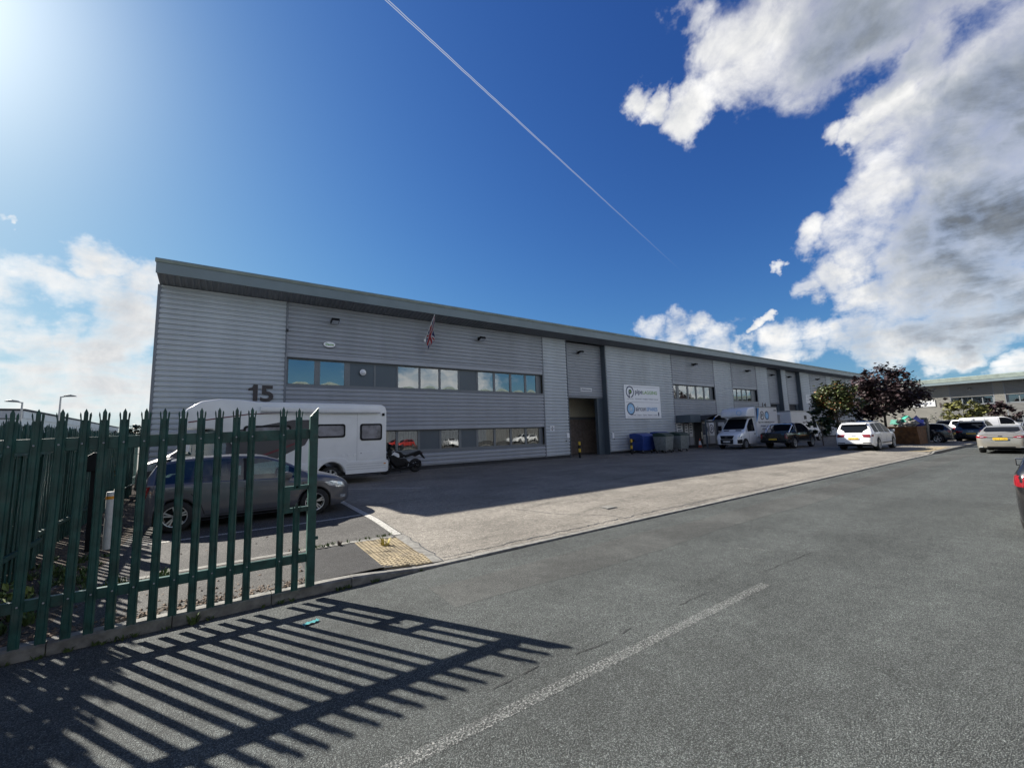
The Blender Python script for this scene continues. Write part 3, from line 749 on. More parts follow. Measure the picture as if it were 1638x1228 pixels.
def loft(parent, S, paint, name='body'):
    """car body from a side profile; x forward, local coordinates. returns (bvh, body)"""
    top, belt, wid = pchip(S['top']), pchip(S['belt']), pchip(S['wid'])
    sill = S['sill'] if callable(S['sill']) else (lambda x: S['sill'])
    x0, x1 = S['top'][0][0], S['top'][-1][0]; tum = S.get('tum', .42)
    wh = S.get('wheels', [])
    xs = set(x0+(x1-x0)*i/S.get('n', 64) for i in range(S.get('n', 64)+1))
    for (c, r) in wh:
        for k in range(13):
            xs.add(c-r*math.cos(math.pi*k/12))
    for g in S.get('gt', []): xs |= {g[0], g[1]}
    for g in S.get('gs', []): xs |= {g[0], g[1]}
    for q in (.0, .02, .05, .1, .17): xs |= {x0+q, x1-q}
    xs = sorted(x for x in xs if x0 <= x <= x1)
    cl = [xs[0]]
    for x in xs[1:]:
        if x-cl[-1] > .006: cl.append(x)
    xs = cl; NP = 11
    rows = []
    for x in xs:
        w, b, t = wid(x), belt(x), top(x); zl = sill(x)
        for (c, r) in wh:
            if abs(x-c) < r: zl = max(zl, S['wz'] + math.sqrt(max(0, r*r-(x-c)**2)))
        b = max(b, zl+.04); t = max(t, b+.004); gh = t-b
        g = sstep((gh-.10)/.16) if x > S.get('ghx', (-9, 9))[0] and x < S.get('ghx', (-9, 9))[1] else 0
        wr = w*.965-tum*gh
        L = lambda a, c: a+(c-a)*g
        mid = S.get('mid', .0)
        r_ = [(w*.955, zl), (w*.99, zl+(b-zl)*.1), (w*(1.0+mid), zl+(b-zl)*.35), (w*1.0, zl+(b-zl)*.66), (w*.992, zl+(b-zl)*.84), (w*.968, b),
              (L(w*.93, w*.952), L(b+gh*.4, b+.015)), (L(w*.82, wr), L(b+gh*.75, t-.075*min(1, gh/.35))), (L(w*.62, wr-.035), L(b+gh*.92, t-.03)), (L(w*.5, wr-.11), L(b+gh*.96, t-.008)), (0, t)]
        rows.append([(x, a, c) for a, c in r_])
    body = MB(); glass = {}
    n = len(xs)
    def gname(i, j):
        xm = (xs[i]+xs[i+1])/2
        for g in S.get('gs', []):
            if j == 6 and g[0] <= xm <= g[1]: return ('side_window', g[2] if len(g) > 2 else 0)
        for g in S.get('gt', []):
            if j in (9, 8) and g[0] <= xm <= g[1] and (j == 9 or False): return (g[2], 0)
        return None
    for sg in (1, -1):
        k = len(body.v)
        for r in rows:
            for p in r: body.v.append((p[0], sg*p[1], p[2]))
        for i in range(n-1):
            for j in range(NP-1):
                a = k+i*NP+j; f = (a, a+NP, a+NP+1, a+1) if sg > 0 else (a+1, a+NP+1, a+NP, a)
                gn = gname(i, j)
                if gn:
                    key = (gn[0], sg if gn[0] == 'side_window' else 0, gn[1]); mb = glass.setdefault(key, MB())
                    mb.add([body.v[q] for q in f], [(0, 1, 2, 3)])
                else: body.f.append(list(f)); body.mi.append(0)
    # ends, underside
    h = n*NP
    for i in (0, n-1):
        loop = [i*NP+j for j in range(NP)] + [h+i*NP+j for j in range(NP-2, -1, -1)]
        body.f.append(loop if i == 0 else loop[::-1]); body.mi.append(0)
    for i in range(n-1):
        body.f.append([i*NP, h+i*NP, h+(i+1)*NP, (i+1)*NP]); body.mi.append(1)
    bvh = BVHTree.FromPolygons([Vector(v) for v in body.v]+[Vector(v) for g in glass.values() for v in g.v], body.f+[], epsilon=0)
    allv = list(body.v); allf = [list(f) for f in body.f]
    for g in glass.values():
        k = len(allv); allv += g.v; allf += [[q+k for q in f] for f in g.f]
    bvh = BVHTree.FromPolygons([Vector(v) for v in allv], allf)
    o = body.build(name, [paint, 'black'], parent, smooth=32, recalc=False)
    gm = S.get('glass', 'darkglass')
    for (nm, sg, _), g in glass.items(): g.build(nm, gm, parent, smooth=32)
    return bvh, o

def patch(parent, bvh, name, mat, top, bot, face, rows=3, sub=4, off=.006, mats=None):
    """a thin conforming piece laid on the body; top/bot = outline points, seen from `face`:
    'rear'/'front' -> (y,z);  'left'/'right' -> (x,z);  'up' -> (x,y)"""
    d = {'rear': Vector((1, 0, 0)), 'front': Vector((-1, 0, 0)), 'left': Vector((0, -1, 0)), 'right': Vector((0, 1, 0)), 'up': Vector((0, 0, -1))}[face]
    def ref(P):
        o = []
        for a, b in zip(P, P[1:]):
            for k in range(sub): o.append((a[0]+(b[0]-a[0])*k/sub, a[1]+(b[1]-a[1])*k/sub))
        return o+[P[-1]]
    T, B = ref(top), ref(bot); n = len(T); vs = []
    last = None
    for r in range(rows+1):
        f = r/rows
        for i in range(n):
            u, v = T[i][0]+(B[i][0]-T[i][0])*f, T[i][1]+(B[i][1]-T[i][1])*f
            if face in ('rear', 'front'): o = Vector((0, u, v)) - d*9
            elif face == 'up': o = Vector((u, v, 9))
            else: o = Vector((u, 0, v)) - d*9
            h = bvh.ray_cast(o, d)[0]
            if h is None: h = last if last is not None else o+d*9
            last = h; vs.append(h)
    m = MB(); N = len(vs)
    fr = [v-d*off for v in vs]; bk = [v+d*.012 for v in vs]
    fs = []
    for r in range(rows):
        for i in range(n-1):
            a = r*n+i; fs.append((a, a+1, a+n+1, a+n))
    edge = list(range(n)) + [r*n+n-1 for r in range(1, rows+1)] + list(range(rows*n+n-2, rows*n-1, -1)) + [r*n for r in range(rows-1, 0, -1)]
    rim = [(edge[i], edge[(i+1) % len(edge)], edge[(i+1) % len(edge)]+N, edge[i]+N) for i in range(len(edge))]
    m.add(fr+bk, fs+rim)
    return m.build(name, mat, parent, smooth=40, recalc=True)

def seam(parent, bvh, pts, face, w=.016, name='door_seam', mat='ink', off=.002):
    for a, b in zip(pts, pts[1:]):
        d = Vector((b[0]-a[0], b[1]-a[1])); q = Vector((-d.y, d.x)).normalized()*w*.5
        n = max(1, int(d.length/.12))
        patch(parent, bvh, name, mat, [(a[0]+q.x, a[1]+q.y), (b[0]+q.x, b[1]+q.y)], [(a[0]-q.x, a[1]-q.y), (b[0]-q.x, b[1]-q.y)], face, rows=1, sub=n, off=off)

def plate(parent, x, y, z, txt, front, mat, tilt=0.0, w=.52):
    sg = 1 if front else -1
    m = MB().box(x, x+sg*.012, y-w/2, y+w/2, z-.055, z+.055).build('number_plate', mat, parent, bevel=.004)
    text(txt, .085, 'ink', m, 'registration', (x+sg*.013, y-sg*w*.46, z-.03), (0, sg, 0), (0, 0, 1), ext=.001, width=w*.92)

def mirrors(parent, x, y, z, paint, w=.2):
    for s in (1, -1):
        m = MB(); m.prism([(x-.08, z-.07), (x+.06, z-.06), (x+.08, z+.03), (x, z+.08), (x-.08, z+.07)], 'y', s*(y+.05), s*(y+.05+w))
        m.box(x-.02, x+.03, s*(y-.05), s*(y+.06), z-.05, z-.02)
        o = m.build('wing_mirror', paint, parent, bevel=.02, smooth=40)
        MB().box(x-.088, x-.08, s*(y+.07), s*(y+.03+w), z-.05, z+.055).build('mirror_glass', 'chrome', o)

def axle(parent, x, track, r, w, **k):
    for s in (1, -1): wheel(parent, x, s*track/2, r, w, s, **k)

# ---- grey hatchback behind the gate (nose to the east)
polo = thing('hatchback_car', 'dark grey hatchback parked behind the green palisade gate beside the motorhome', 'car', (.56, 11.38, zg(.5, 11)), 0)
PG = paint_car('graphite_paint', (.085, .088, .100), metal=.15, rough=.3)
S = dict(top=[(-1.985,.62),(-1.97,.86),(-1.93,1.02),(-1.80,1.17),(-1.60,1.345),(-1.42,1.425),(-1.0,1.468),(-.4,1.48),(.1,1.455),(.45,1.36),(.75,1.21),(1.02,1.05),(1.12,1.005),(1.4,.955),(1.7,.87),(1.86,.77),(1.95,.66),(1.985,.50)],
         belt=[(-1.985,.60),(-1.95,.86),(-1.85,.945),(-1.2,.945),(0,.915),(.9,.885),(1.3,.85),(1.65,.775),(1.85,.68),(1.95,.58),(1.985,.46)],
         wid=[(-1.985,.60),(-1.95,.72),(-1.85,.785),(-1.5,.83),(-.8,.84),(.8,.84),(1.3,.835),(1.6,.80),(1.8,.71),(1.93,.58),(1.985,.42)],
         sill=lambda x: .17 if abs(x) < 1.7 else .17+(abs(x)-1.7)*.35, wheels=[(-1.26,.345),(1.23,.345)], wz=.30, tum=.40,
         gt=[(-1.86,-1.52,'rear_window'),(.30,1.03,'windscreen')], gs=[(-1.60,-.98,2),(-.95,-.16,0),(-.10,.86,1)], glass='carglass', ghx=(-1.9, 1.05), n=80)
bv, _ = loft(polo, S, PG)
axle(polo, -1.26, 1.47, .305, .20); axle(polo, 1.23, 1.47, .305, .20)
mirrors(polo, .66, .80, .98, PG)
for s in ('left', 'right'):
    seam(polo, bv, [(-.13,.25),(-.13,.93)], s); seam(polo, bv, [(.95,.9),(1.0,.62),(.86,.3)], s); seam(polo, bv, [(-1.0,.93),(-1.02,.72),(-.88,.55),(-.80,.3)], s)
    seam(polo, bv, [(-.8,.27),(.86,.27)], s)
    patch(polo, bv, 'door_handle', PG, [(-.30,.80),(-.16,.80)], [(-.30,.765),(-.16,.765)], s, rows=2, off=.025)
    patch(polo, bv, 'door_handle', PG, [(-1.13,.82),(-1.0,.82)], [(-1.13,.785),(-1.0,.785)], s, rows=2, off=.025)
    patch(polo, bv, 'window_trim', 'black', [(-.17,1.40),(-.11,1.395)], [(-.16,.93),(-.10,.93)], s, rows=3, off=.004)
    patch(polo, bv, 'window_trim', 'black', [(-1.0,1.38),(-.95,1.385)], [(-.98,.95),(-.93,.95)], s, rows=3, off=.004)
    patch(polo, bv, 'sill_trim', 'black', [(-.85,.235),(.8,.235)], [(-.85,.185),(.8,.185)], s, rows=2, off=.008)
    patch(polo, bv, 'tail_light', 'red', [(-1.93,.93),(-1.72,.93)], [(-1.95,.72),(-1.83,.70)], s, rows=3, off=.008)
    patch(polo, bv, 'headlight', 'clear', [(1.42,.75),(1.62,.755),(1.8,.70)], [(1.52,.66),(1.7,.60),(1.87,.585)], s, rows=3, off=.008)
    patch(polo, bv, 'fog_light', 'clear', [(1.77,.40),(1.88,.40)], [(1.77,.33),(1.88,.33)], s, rows=2, off=.006)
    patch(polo, bv, 'indicator', 'amber', [(1.02,.70),(1.08,.70)], [(1.02,.67),(1.08,.67)], s, rows=1, off=.006)
    seam(polo, bv, [(-1.55,.76),(-.9,.80),(.3,.77),(1.0,.71)], s, w=.02, name='crease', mat=PG, off=.007)
patch(polo, bv, 'grille', 'black', [(-.5,.56),(.5,.56)], [(-.5,.50),(.5,.50)], 'front', rows=2, off=.004)
patch(polo, bv, 'bumper_intake', 'black', [(-.55,.42),(.55,.42)], [(-.5,.30),(.5,.30)], 'front', rows=2, off=.004)
plate(polo, 1.995, 0, .42, 'PK65 VXN', True, 'wplate'); plate(polo, -1.99, 0, .78, 'PK65 VXN', False, 'yplate')
sp = MB(); sp.prism([(-1.66,1.40),(-1.42,1.455),(-1.40,1.43),(-1.62,1.37)], 'y', -.52, .52); sp.build('roof_spoiler', PG, polo, bevel=.01)
it = MB()
for (x, y) in ((.05, .36), (.05, -.36)):
    it.prism([(x-.25,.45),(x+.3,.5),(x+.3,.6),(x-.2,.6),(x-.38,1.1),(x-.5,1.1),(x-.38,.5)], 'y', y-.22, y+.22); it.box(x-.5, x-.4, y-.12, y+.12, 1.13, 1.3)
it.prism([(-1.3,.45),(-.75,.5),(-.75,.62),(-1.15,.62),(-1.38,1.08),(-1.5,1.08),(-1.4,.5)], 'y', -.6, .6); it.prism([(.55,.6),(.95,.6),(1.0,.93),(.62,.95)], 'y', -.7, .7)
it.tube([(.5+.05*math.cos(a), -.36+.18*math.cos(a), .93+.18*math.sin(a)) for a in [k*math.pi/8 for k in range(17)]], .015, 6)
it.build('seats', 'black', polo)

polo.scale = (1, 1, .965)
for ch in polo.children_recursive:
    if ch.type == 'MESH':
        for v in ch.data.vertices:      # short tail overhang, slightly longer nose
            if v.co.x < -1.6: v.co.x = -1.6+(v.co.x+1.6)*.5
            elif v.co.x > 1.6: v.co.x = 1.6+(v.co.x-1.6)*1.18
# ---- motorhome
mh = thing('motorhome', 'white coachbuilt motorhome with dark grey swoosh parked in front of the unit 15 wall', 'motorhome', (5.3, 17.45, .2), 0)
WH = paint_car('motorhome_white', (.72, .73, .72), rough=.3, coat=.5)
GR = paint_car('motorhome_graphite', (.052, .052, .056), rough=.5, coat=.2)
prof = [(0,.42),(0,2.72),(-.05,2.88),(-.2,2.96),(-2.5,2.99),(-4.4,3.0),(-4.9,3.07),(-5.4,3.09),(-5.9,2.99),(-6.25,2.75),(-6.42,2.45),(-6.43,2.2),(-6.3,2.12),(-5.6,2.1),(-5.25,1.95),(-5.0,1.5),(-5.0,.42),(-2.95,.42)]
arch = [(-2.02+.47*math.cos(a), .36+.47*math.sin(a)) for a in [math.pi*(1-k/12) for k in range(13)]]
prof = prof[:-1] + [(-2.49,.42)] + [p for p in arch if p[1] > .43] + [(-1.55,.42)]
MB().prism(prof, 'y', -1.14, 1.14).build('body', WH, mh, bevel=.06, seg=3, smooth=40)
# chassis skirts stand a little proud of the wall
for s in (1, -1):
    ar2 = [(-2.02+.50*math.cos(a), .36+.50*math.sin(a)) for a in [math.pi*(1-k/12) for k in range(13)]]
    sk = [(-.0,.36),(-.0,.82),(-1.42,.82),(-1.55,.95),(-2.02,1.0),(-2.5,.95),(-2.62,.82),(-4.95,.82),(-4.95,.36),(-2.52,.36)] + [p for p in ar2 if p[1] > .37] + [(-1.52,.36)]
    MB().prism(sk, 'y', s*1.135, s*1.18).build('skirt', WH, mh, bevel=.012)
MB().box(-.02, .07, -1.15, 1.15, .38, .8).build('rear_bumper', WH, mh, bevel=.03)
SC = dict(top=[(-7.42,.72),(-7.38,.95),(-7.3,1.06),(-6.9,1.25),(-6.55,1.42),(-6.2,1.78),(-5.85,2.12),(-5.5,2.2),(-5.0,2.2)], belt=[(-7.42,.66),(-7.3,.95),(-6.9,1.13),(-6.4,1.22),(-5.0,1.25)],
          wid=[(-7.42,.55),(-7.35,.75),(-7.2,.88),(-6.8,.98),(-6.3,1.01),(-5.0,1.02)], sill=.32, wheels=[(-6.55,.40)], wz=.34, tum=.16, gt=[(-6.52,-5.82,'windscreen')], gs=[(-6.42,-5.95,0),(-5.88,-5.2,1)], glass='carglass', ghx=(-6.6,-4), n=44)
bvm, _ = loft(mh, SC, GR, 'cab')
axle(mh, -6.55, 1.78, .34, .22, twin=False, spokes=6); axle(mh, -2.02, 1.94, .34, .22, twin=False, spokes=6)
for s in ('left', 'right'):
    patch(mh, bvm, 'headlight', 'clear', [(-7.28,1.02),(-6.9,1.12)], [(-7.36,.84),(-7.0,.9)], s, off=.008)
    seam(mh, bvm, [(-5.9,.45),(-5.88,1.22)], s); seam(mh, bvm, [(-5.15,.45),(-5.15,1.22)], s)
patch(mh, bvm, 'grille', 'black', [(-.45,.93),(.45,.93)], [(-.45,.72),(.45,.72)], 'rear', off=.01)
for s in (1, -1):
    m = MB(); m.box(-6.28, -6.12, s*1.16, s*1.34, 1.42, 1.82); m.box(-6.2, -6.15, s*1.0, s*1.18, 1.45, 1.49); m.build('wing_mirror', WH, mh, bevel=.04)
def mhwin(x0, x1, z0, z1, s=-1):
    y = s*1.142
    o = MB(); r = .09
    def rr(a, b, c, d, r, n=5):
        P = []
        for (cx, cz, st) in ((b-r, d-r, 0), (a+r, d-r, 1), (a+r, c+r, 2), (b-r, c+r, 3)):
            for k in range(n): t = (st+k/(n-1))*math.pi/2; P.append((cx+r*math.cos(t), cz+r*math.sin(t)))
        return P
    o.prism(rr(x0, x1, z0, z1, r), 'y', y, y+s*.018); f = o.build('side_window', 'black', mh, bevel=.004)
    MB().prism(rr(x0+.065, x1-.065, z0+.065, z1-.065, r*.7), 'y', y+s*.018, y+s*.03).build('pane', M('acrylic_pane', (.16, .165, .19), rough=.08, var=.45, scale=2.2, spec=.7), f, bevel=.003)
mhwin(-1.02, -.18, 1.58, 2.22); mhwin(-2.55, -1.55, 1.72, 2.22); mhwin(-4.75, -3.35, 1.75, 2.2); mhwin(-1.3, -.3, 1.58, 2.22, 1); mhwin(-4.2, -3, 1.58, 2.22, 1)
# swoosh graphics and stripes on the near side
sw = MB(); sw.prism([(-5.0,1.2),(-5.0,2.05),(-3.3,2.38),(-2.78,2.38),(-2.78,1.75),(-2.9,1.5),(-3.3,1.3),(-3.9,1.0),(-4.9,.9)], 'y', -1.1415, -1.146); sw.build('swoosh_graphic', GR, mh)
mar = M('maroon_stripe', (.12, .02, .03), rough=.4)
st = MB(); st.prism([(-6.2,2.35),(-4.6,2.6),(-2.7,2.68),(-2.7,2.655),(-4.6,2.565),(-6.2,2.31)], 'y', -1.1418, -1.147); st.prism([(-5.0,.95),(-4.0,1.3),(-3.15,1.62),(-3.1,1.57),(-4.0,1.22),(-5.0,.87)], 'y', -1.1472, -1.149); st.build('stripe_graphic', mar, mh)
MB().prism([(-.3,2.62),(-.3,2.8),(-4.3,2.85),(-4.3,2.67)], 'y', -1.12, -1.25).build('awning_case', WH, mh, bevel=.04, smooth=40)
MB().box(-4.3, -.28, -1.254, -1.245, 2.615, 2.65).build('awning_rail', 'galv', mh)
MB().box(-3.4, -.9, -.6, .6, 3.0, 3.05).build('roof_rail', 'galv', mh, bevel=.01)
lk = MB(); lk.box(-1.08, -.33, -1.141, -1.152, .86, 1.16); hatch = lk.build('service_hatch', WH, mh, bevel=.004)
MB().box(-1.0, -.95, -1.151, -1.158, 1.09, 1.13).build('hatch_lock', 'galv', hatch)
for x in (-1.62, -1.42, -1.2): MB().box(x-.05, x+.05, -1.141, -1.155, 1.0, 1.1).build('socket_cover', WH, mh, bevel=.01)
for z in (1.15, 1.62): MB().box(-2.62, -2.52, -1.141, -1.15, z, z+.16).build('door_hinge', 'galv', mh)
MB().box(-.18, -.1, -1.14, -1.2, 2.52, 2.62).build('awning_bracket', 'black', mh)
MB().box(-.12, -.04, -1.181, -1.19, .66, .7).build('marker_light', 'amber', mh)
seam2 = MB().box(-1.13, -1.12, -1.141, -1.1425, .8, 2.6); seam2.build('panel_seam', 'galv', mh)
for k in range(3): MB().box(-1.5, -.05, -1.18, -1.186, .52+.09*k, .53+.09*k).build('skirt_rib', 'galv', mh)
for s in (-.9, .9): MB().box(.068, .078, s-.09, s+.09, .5, .72).build('tail_light', 'red', mh)

# ---- motorcycle against the wall, tail to the east
mc = thing('motorcycle', 'black motorcycle with white tank panel parked between motorhome and office windows', 'motorcycle', (6.85, 19.05, .2), RAD(180))
m = MB()
def bikewheel(x, r, w):
    t = MB(); n = 28; k = 8; vs = []
    for i in range(n):
        a = 2*math.pi*i/n
        for j in range(k):
            b = 2*math.pi*j/k; rr = r-w/2+math.cos(b)*w/2
            vs.append((x+rr*math.cos(a), math.sin(b)*w/2, r+rr*math.sin(a)))
    fs = [(i*k+j, ((i+1) % n)*k+j, ((i+1) % n)*k+(j+1) % k, i*k+(j+1) % k) for i in range(n) for j in range(k)]
    o = t.add(vs, fs).build('wheel', 'rubber', mc, smooth=60)
    q = MB().lathe([(r-w*.9, -.03), (r-w*.6, -.04), (r-w*.6, .04), (r-w*.9, .03), (r-w*.9, -.03)], (x, 0, r), 'y', 24)
    for s in range(5):
        a = 2*math.pi*s/5; c, sn = math.cos(a), math.sin(a)
        q.tube([(x, 0, r), (x+c*(r-w*.8), 0, r+sn*(r-w*.8))], [.035, .022], 6)
    q.lathe([(.13, .05), (.13, .056), (.08, .056), (.08, .05)], (x, 0, r), 'y', 18)
    q.build('rim', 'black', o, smooth=40)
bikewheel(.72, .32, .12); bikewheel(-.72, .32, .16)
m = MB(); m.tube([(.68, .1, .32), (.42, .1, 1.0)], .032, 8); m.tube([(.68, -.1, .32), (.42, -.1, 1.0)], .032, 8); m.build('fork', 'galv', mc, smooth=50)
m = MB(); m.prism([(-.28,.28),(.28,.26),(.36,.5),(.26,.66),(-.22,.66),(-.36,.48)], 'y', -.16, .16); m.lathe([(.11,-.2),(.11,.2)], (-.1, 0, .42), 'y', 14); m.lathe([(.09,-.21),(.09,.21)], (.16, 0, .42), 'y', 14); m.build('engine', 'black', mc, bevel=.03, smooth=40)
m = MB(); m.tube([(.42,0,.92),(.1,.13,.62),(-.3,.13,.5),(-.72,.09,.32)], .028, 6); m.tube([(.42,0,.92),(.1,-.13,.62),(-.3,-.13,.5),(-.72,-.09,.32)], .028, 6); m.tube([(-.2,0,.72),(-.9,0,.86)], .03, 6); m.build('frame', 'black', mc)
m = MB(); m.prism([(.40,.72),(.46,.92),(.30,1.02),(.02,.98),(-.14,.82),(-.10,.7)], 'y', -.14, .14); m.build('fuel_tank', 'black', mc, bevel=.05, seg=3, smooth=40)
for s in (1, -1):
    m = MB(); m.prism([(.40,.74),(.48,.86),(.36,1.0),(.14,.90),(.10,.76),(.26,.66)], 'y', s*.142, s*.175); m.build('tank_panel', 'white', mc, bevel=.012)
m = MB(); m.prism([(-.10,.76),(.0,.88),(-.25,.82),(-.5,.88),(-.92,1.0),(-.98,.94),(-.6,.80),(-.3,.72)], 'y', -.13, .13); m.build('seat', 'black', mc, bevel=.03, smooth=40)
m = MB(); m.prism([(-.55,.78),(-1.0,.93),(-1.06,.88),(-.7,.72)], 'y', -.09, .09); m.prism([(-1.0,.9),(-1.2,.62),(-1.16,.6),(-.95,.82)], 'y', -.08, .08); m.build('tail_fairing', 'black', mc, bevel=.015)
MB().box(-1.07, -1.03, -.05, .05, .86, .91).build('tail_light', 'red', mc)
m = MB(); m.prism([(.44,.82),(.66,.86),(.62,1.08),(.46,1.16)], 'y', -.16, .16); m.build('front_cowl', 'black', mc, bevel=.04, smooth=40)
m = MB(); m.prism([(.60,1.08),(.50,1.34),(.47,1.34),(.55,1.08)], 'y', -.13, .13); m.build('windshield', 'darkglass', mc, bevel=.01)
MB().lathe([(.08, .0), (.075, .03), (.001, .035)], (.655, 0, .97), 'x', 14).build('headlight', 'clear', mc, smooth=50)
m = MB(); m.tube([(.34,.38,1.08),(.40,.2,1.12),(.42,0,1.06),(.40,-.2,1.12),(.34,-.38,1.08)], .016, 6); m.build('handlebar', 'black', mc, smooth=50)
for s in (1, -1):
    m = MB(); m.tube([(.4, s*.28, 1.1), (.44, s*.36, 1.26)], .009, 5); m.lathe([(.001,-.02),(.06,-.015),(.065,.01),(.001,.012)], (.44, s*.38, 1.29), 'x', 12); m.build('mirror', 'black', mc, smooth=50)
m = MB(); m.tube([(.3,.12,.35),(.0,.18,.2),(-.4,.2,.28),(-.9,.22,.5)], [.03,.035,.06,.065], 10); m.build('exhaust', 'black', mc, smooth=50)
m = MB(); m.prism([(.5,.62),(.72,.67),(.95,.56),(.93,.53),(.72,.62)], 'y', -.07, .07); m.build('mudguard', 'black', mc, bevel=.01)
m = MB(); m.tube([(-.05,-.12,.3),(-.12,-.3,.01)], .014, 6); m.build('side_stand', 'black', mc)
m = MB()
for q in (1, -1): m.prism([(.50,.55),(.62,.80),(.40,.86),(.12,.70),(-.2,.55),(-.1,.36),(.3,.34)], 'y', q*.17, q*.21)
m.build('side_fairing', 'black', mc, bevel=.02)
# small saloons and others use one generator
def simple_car(root, S, paint, wr, ww, track, xs, glass='darkglass', twin=False, spokes=5, rim='alloy', tail=True, head=True, seams=()):
    S = dict(S); S['glass'] = glass
    bv, body = loft(root, S, paint)
    for x in xs: axle(root, x, track, wr, ww, twin=twin, spokes=spokes, rim=rim)
    for s in ('left', 'right'):
        for q in seams: seam(root, bv, q, s)
    return bv

# ---- white estate SUV on the yard (tail to the camera)
suv = thing('white_suv', 'white seven seat SUV parked tail on with yellow plate beside the small rowan tree', 'car', (34.6, 9.15, zg(34.6, 9)), 0)
WP = paint_car('suv_white', (.78, .78, .77), rough=.25)
SQ = dict(top=[(-2.54,.72),(-2.50,1.02),(-2.44,1.08),(-2.30,1.32),(-2.16,1.62),(-2.0,1.68),(-1.2,1.735),(-.3,1.745),(.3,1.69),(.8,1.52),(1.2,1.28),(1.38,1.18),(1.9,1.10),(2.3,.98),(2.46,.82),(2.52,.6)],
          belt=[(-2.54,.66),(-2.48,1.0),(-2.3,1.08),(-1.5,1.09),(.5,1.06),(1.4,1.03),(2.0,.97),(2.35,.84),(2.52,.55)],
          wid=[(-2.54,.72),(-2.48,.87),(-2.36,.935),(-2.0,.975),(-1.2,.985),(1.2,.985),(1.9,.965),(2.25,.87),(2.44,.72),(2.52,.55)],
          sill=lambda x: .26 if abs(x) < 2.2 else .26+(abs(x)-2.2)*.45, wheels=[(-1.50,.43),(1.50,.43)], wz=.37, tum=.36, gt=[(-2.43,-2.15,'rear_window'),(.42,1.30,'windscreen')], gs=[(-2.0,-1.2,0),(-1.14,-.1,1),(-.04,1.02,2)], ghx=(-2.45,1.4), n=60)
bq = simple_car(suv, SQ, WP, .375, .27, 1.70, (-1.5, 1.5), seams=[[(-.07,.4),(-.07,1.05)],[(-1.17,1.05),(-1.05,.62),(-.95,.4)],[(1.05,1.02),(1.0,.4)]])
mirrors(suv, .95, .95, 1.15, WP)
for s in (1, -1):
    patch(suv, bq, 'tail_light', 'red', [(s*.42,.99),(s*.93,1.0)], [(s*.50,.83),(s*.94,.80)], 'rear', off=.015)
    patch(suv, bq, 'reflector_strip', 'black', [(s*.45,.50),(s*.95,.50)], [(s*.45,.45),(s*.95,.45)], 'rear', off=.01)
    patch(suv, bq, 'tail_light', 'red', [(-2.5,.98),(-2.3,.98)], [(-2.5,.86),(-2.34,.86)], 'left' if s > 0 else 'right', off=.01)
    m = MB(); m.tube([(-1.9, s*.70, 1.72), (-1.0, s*.72, 1.78), (.1, s*.72, 1.76)], .02, 6); m.build('roof_rail', 'galv', suv)
    patch(suv, bq, 'door_trim', 'black', [(-1.0,.48),(1.0,.48)], [(-1.0,.42),(1.0,.42)], 'left' if s > 0 else 'right', off=.008)
    for x in (-.9, .25): patch(suv, bq, 'door_handle', WP, [(x,.98),(x+.2,.98)], [(x,.94),(x+.2,.94)], 'left' if s > 0 else 'right', off=.03)
patch(suv, bq, 'bumper_trim', 'black', [(-.86,.45),(.86,.45)], [(-.78,.29),(.78,.29)], 'rear', off=.012)
patch(suv, bq, 'boot_crease', 'galv', [(-.5,.84),(.5,.84)], [(-.5,.825),(.5,.825)], 'rear', rows=1, off=.008)
plate(suv, -2.56, 0, .74, 'MX16 UBE', False, 'yplate')
em = MB()
for k in range(4):
    c = (-.105+.07*k); em.tube([(-2.535, c+.045*math.cos(a), .93+.045*math.sin(a)) for a in [j*math.pi/6 for j in range(13)]], .006, 5)
em.build('ring_badge', 'chrome', suv)
MB().prism([(-2.32,1.62),(-2.08,1.70),(-2.05,1.67),(-2.28,1.59)], 'y', -.62, .62).build('roof_spoiler', WP, suv, bevel=.01)

# ---- black pickup in the shade
pk = thing('pickup_truck', 'black double cab pickup with chrome roll bar parked between box van and white truck', 'pickup truck', (34.95, 13.8, .2), 0)
BP = paint_car('pickup_black', (.008, .008, .009), rough=.22)
SP = dict(top=[(-2.68,.72),(-2.66,1.10),(-2.62,1.13),(-1.1,1.13),(-1.06,1.15),(-1.0,1.30),(-.86,1.68),(-.72,1.78),(-.2,1.82),(.5,1.79),(.95,1.60),(1.35,1.30),(1.5,1.2),(2.2,1.13),(2.5,1.0),(2.62,.75)],
          belt=[(-2.68,.68),(-2.64,1.08),(-1.2,1.10),(1.4,1.08),(2.2,1.02),(2.5,.88),(2.62,.66)],
          wid=[(-2.68,.85),(-2.64,.90),(-1.5,.915),(1.8,.92),(2.3,.85),(2.52,.72),(2.62,.6)], sill=lambda x: .42 if x < 2 else .38, wheels=[(-1.48,.45),(1.55,.45)], wz=.38, tum=.28,
          gt=[(-1.02,-.84,'rear_window'),(.62,1.40,'windscreen')], gs=[(-.72,.0,0),(.06,1.12,1)], ghx=(-1.1,1.5), n=60)
bp = simple_car(pk, SP, BP, .385, .25, 1.56, (-1.48, 1.55), seams=[[(.03,.5),(.03,1.08)],[(-1.02,.5),(-1.02,1.1)],[(1.1,.5),(1.1,1.08)]])
mirrors(pk, 1.0, .93, 1.2, 'chrome')
m = MB()
for s in (1, -1):
    m.tube([(-2.1, s*.78, 1.13), (-1.4, s*.76, 1.62), (-1.32, s*.70, 1.70)], .035, 8); m.tube([(-.95, s*.78, 1.13), (-1.32, s*.74, 1.66)], .03, 8)
m.tube([(-1.32, -.70, 1.70), (-1.30, 0, 1.73), (-1.32, .70, 1.70)], .035, 8); m.build('roll_bar', 'chrome', pk, smooth=50)
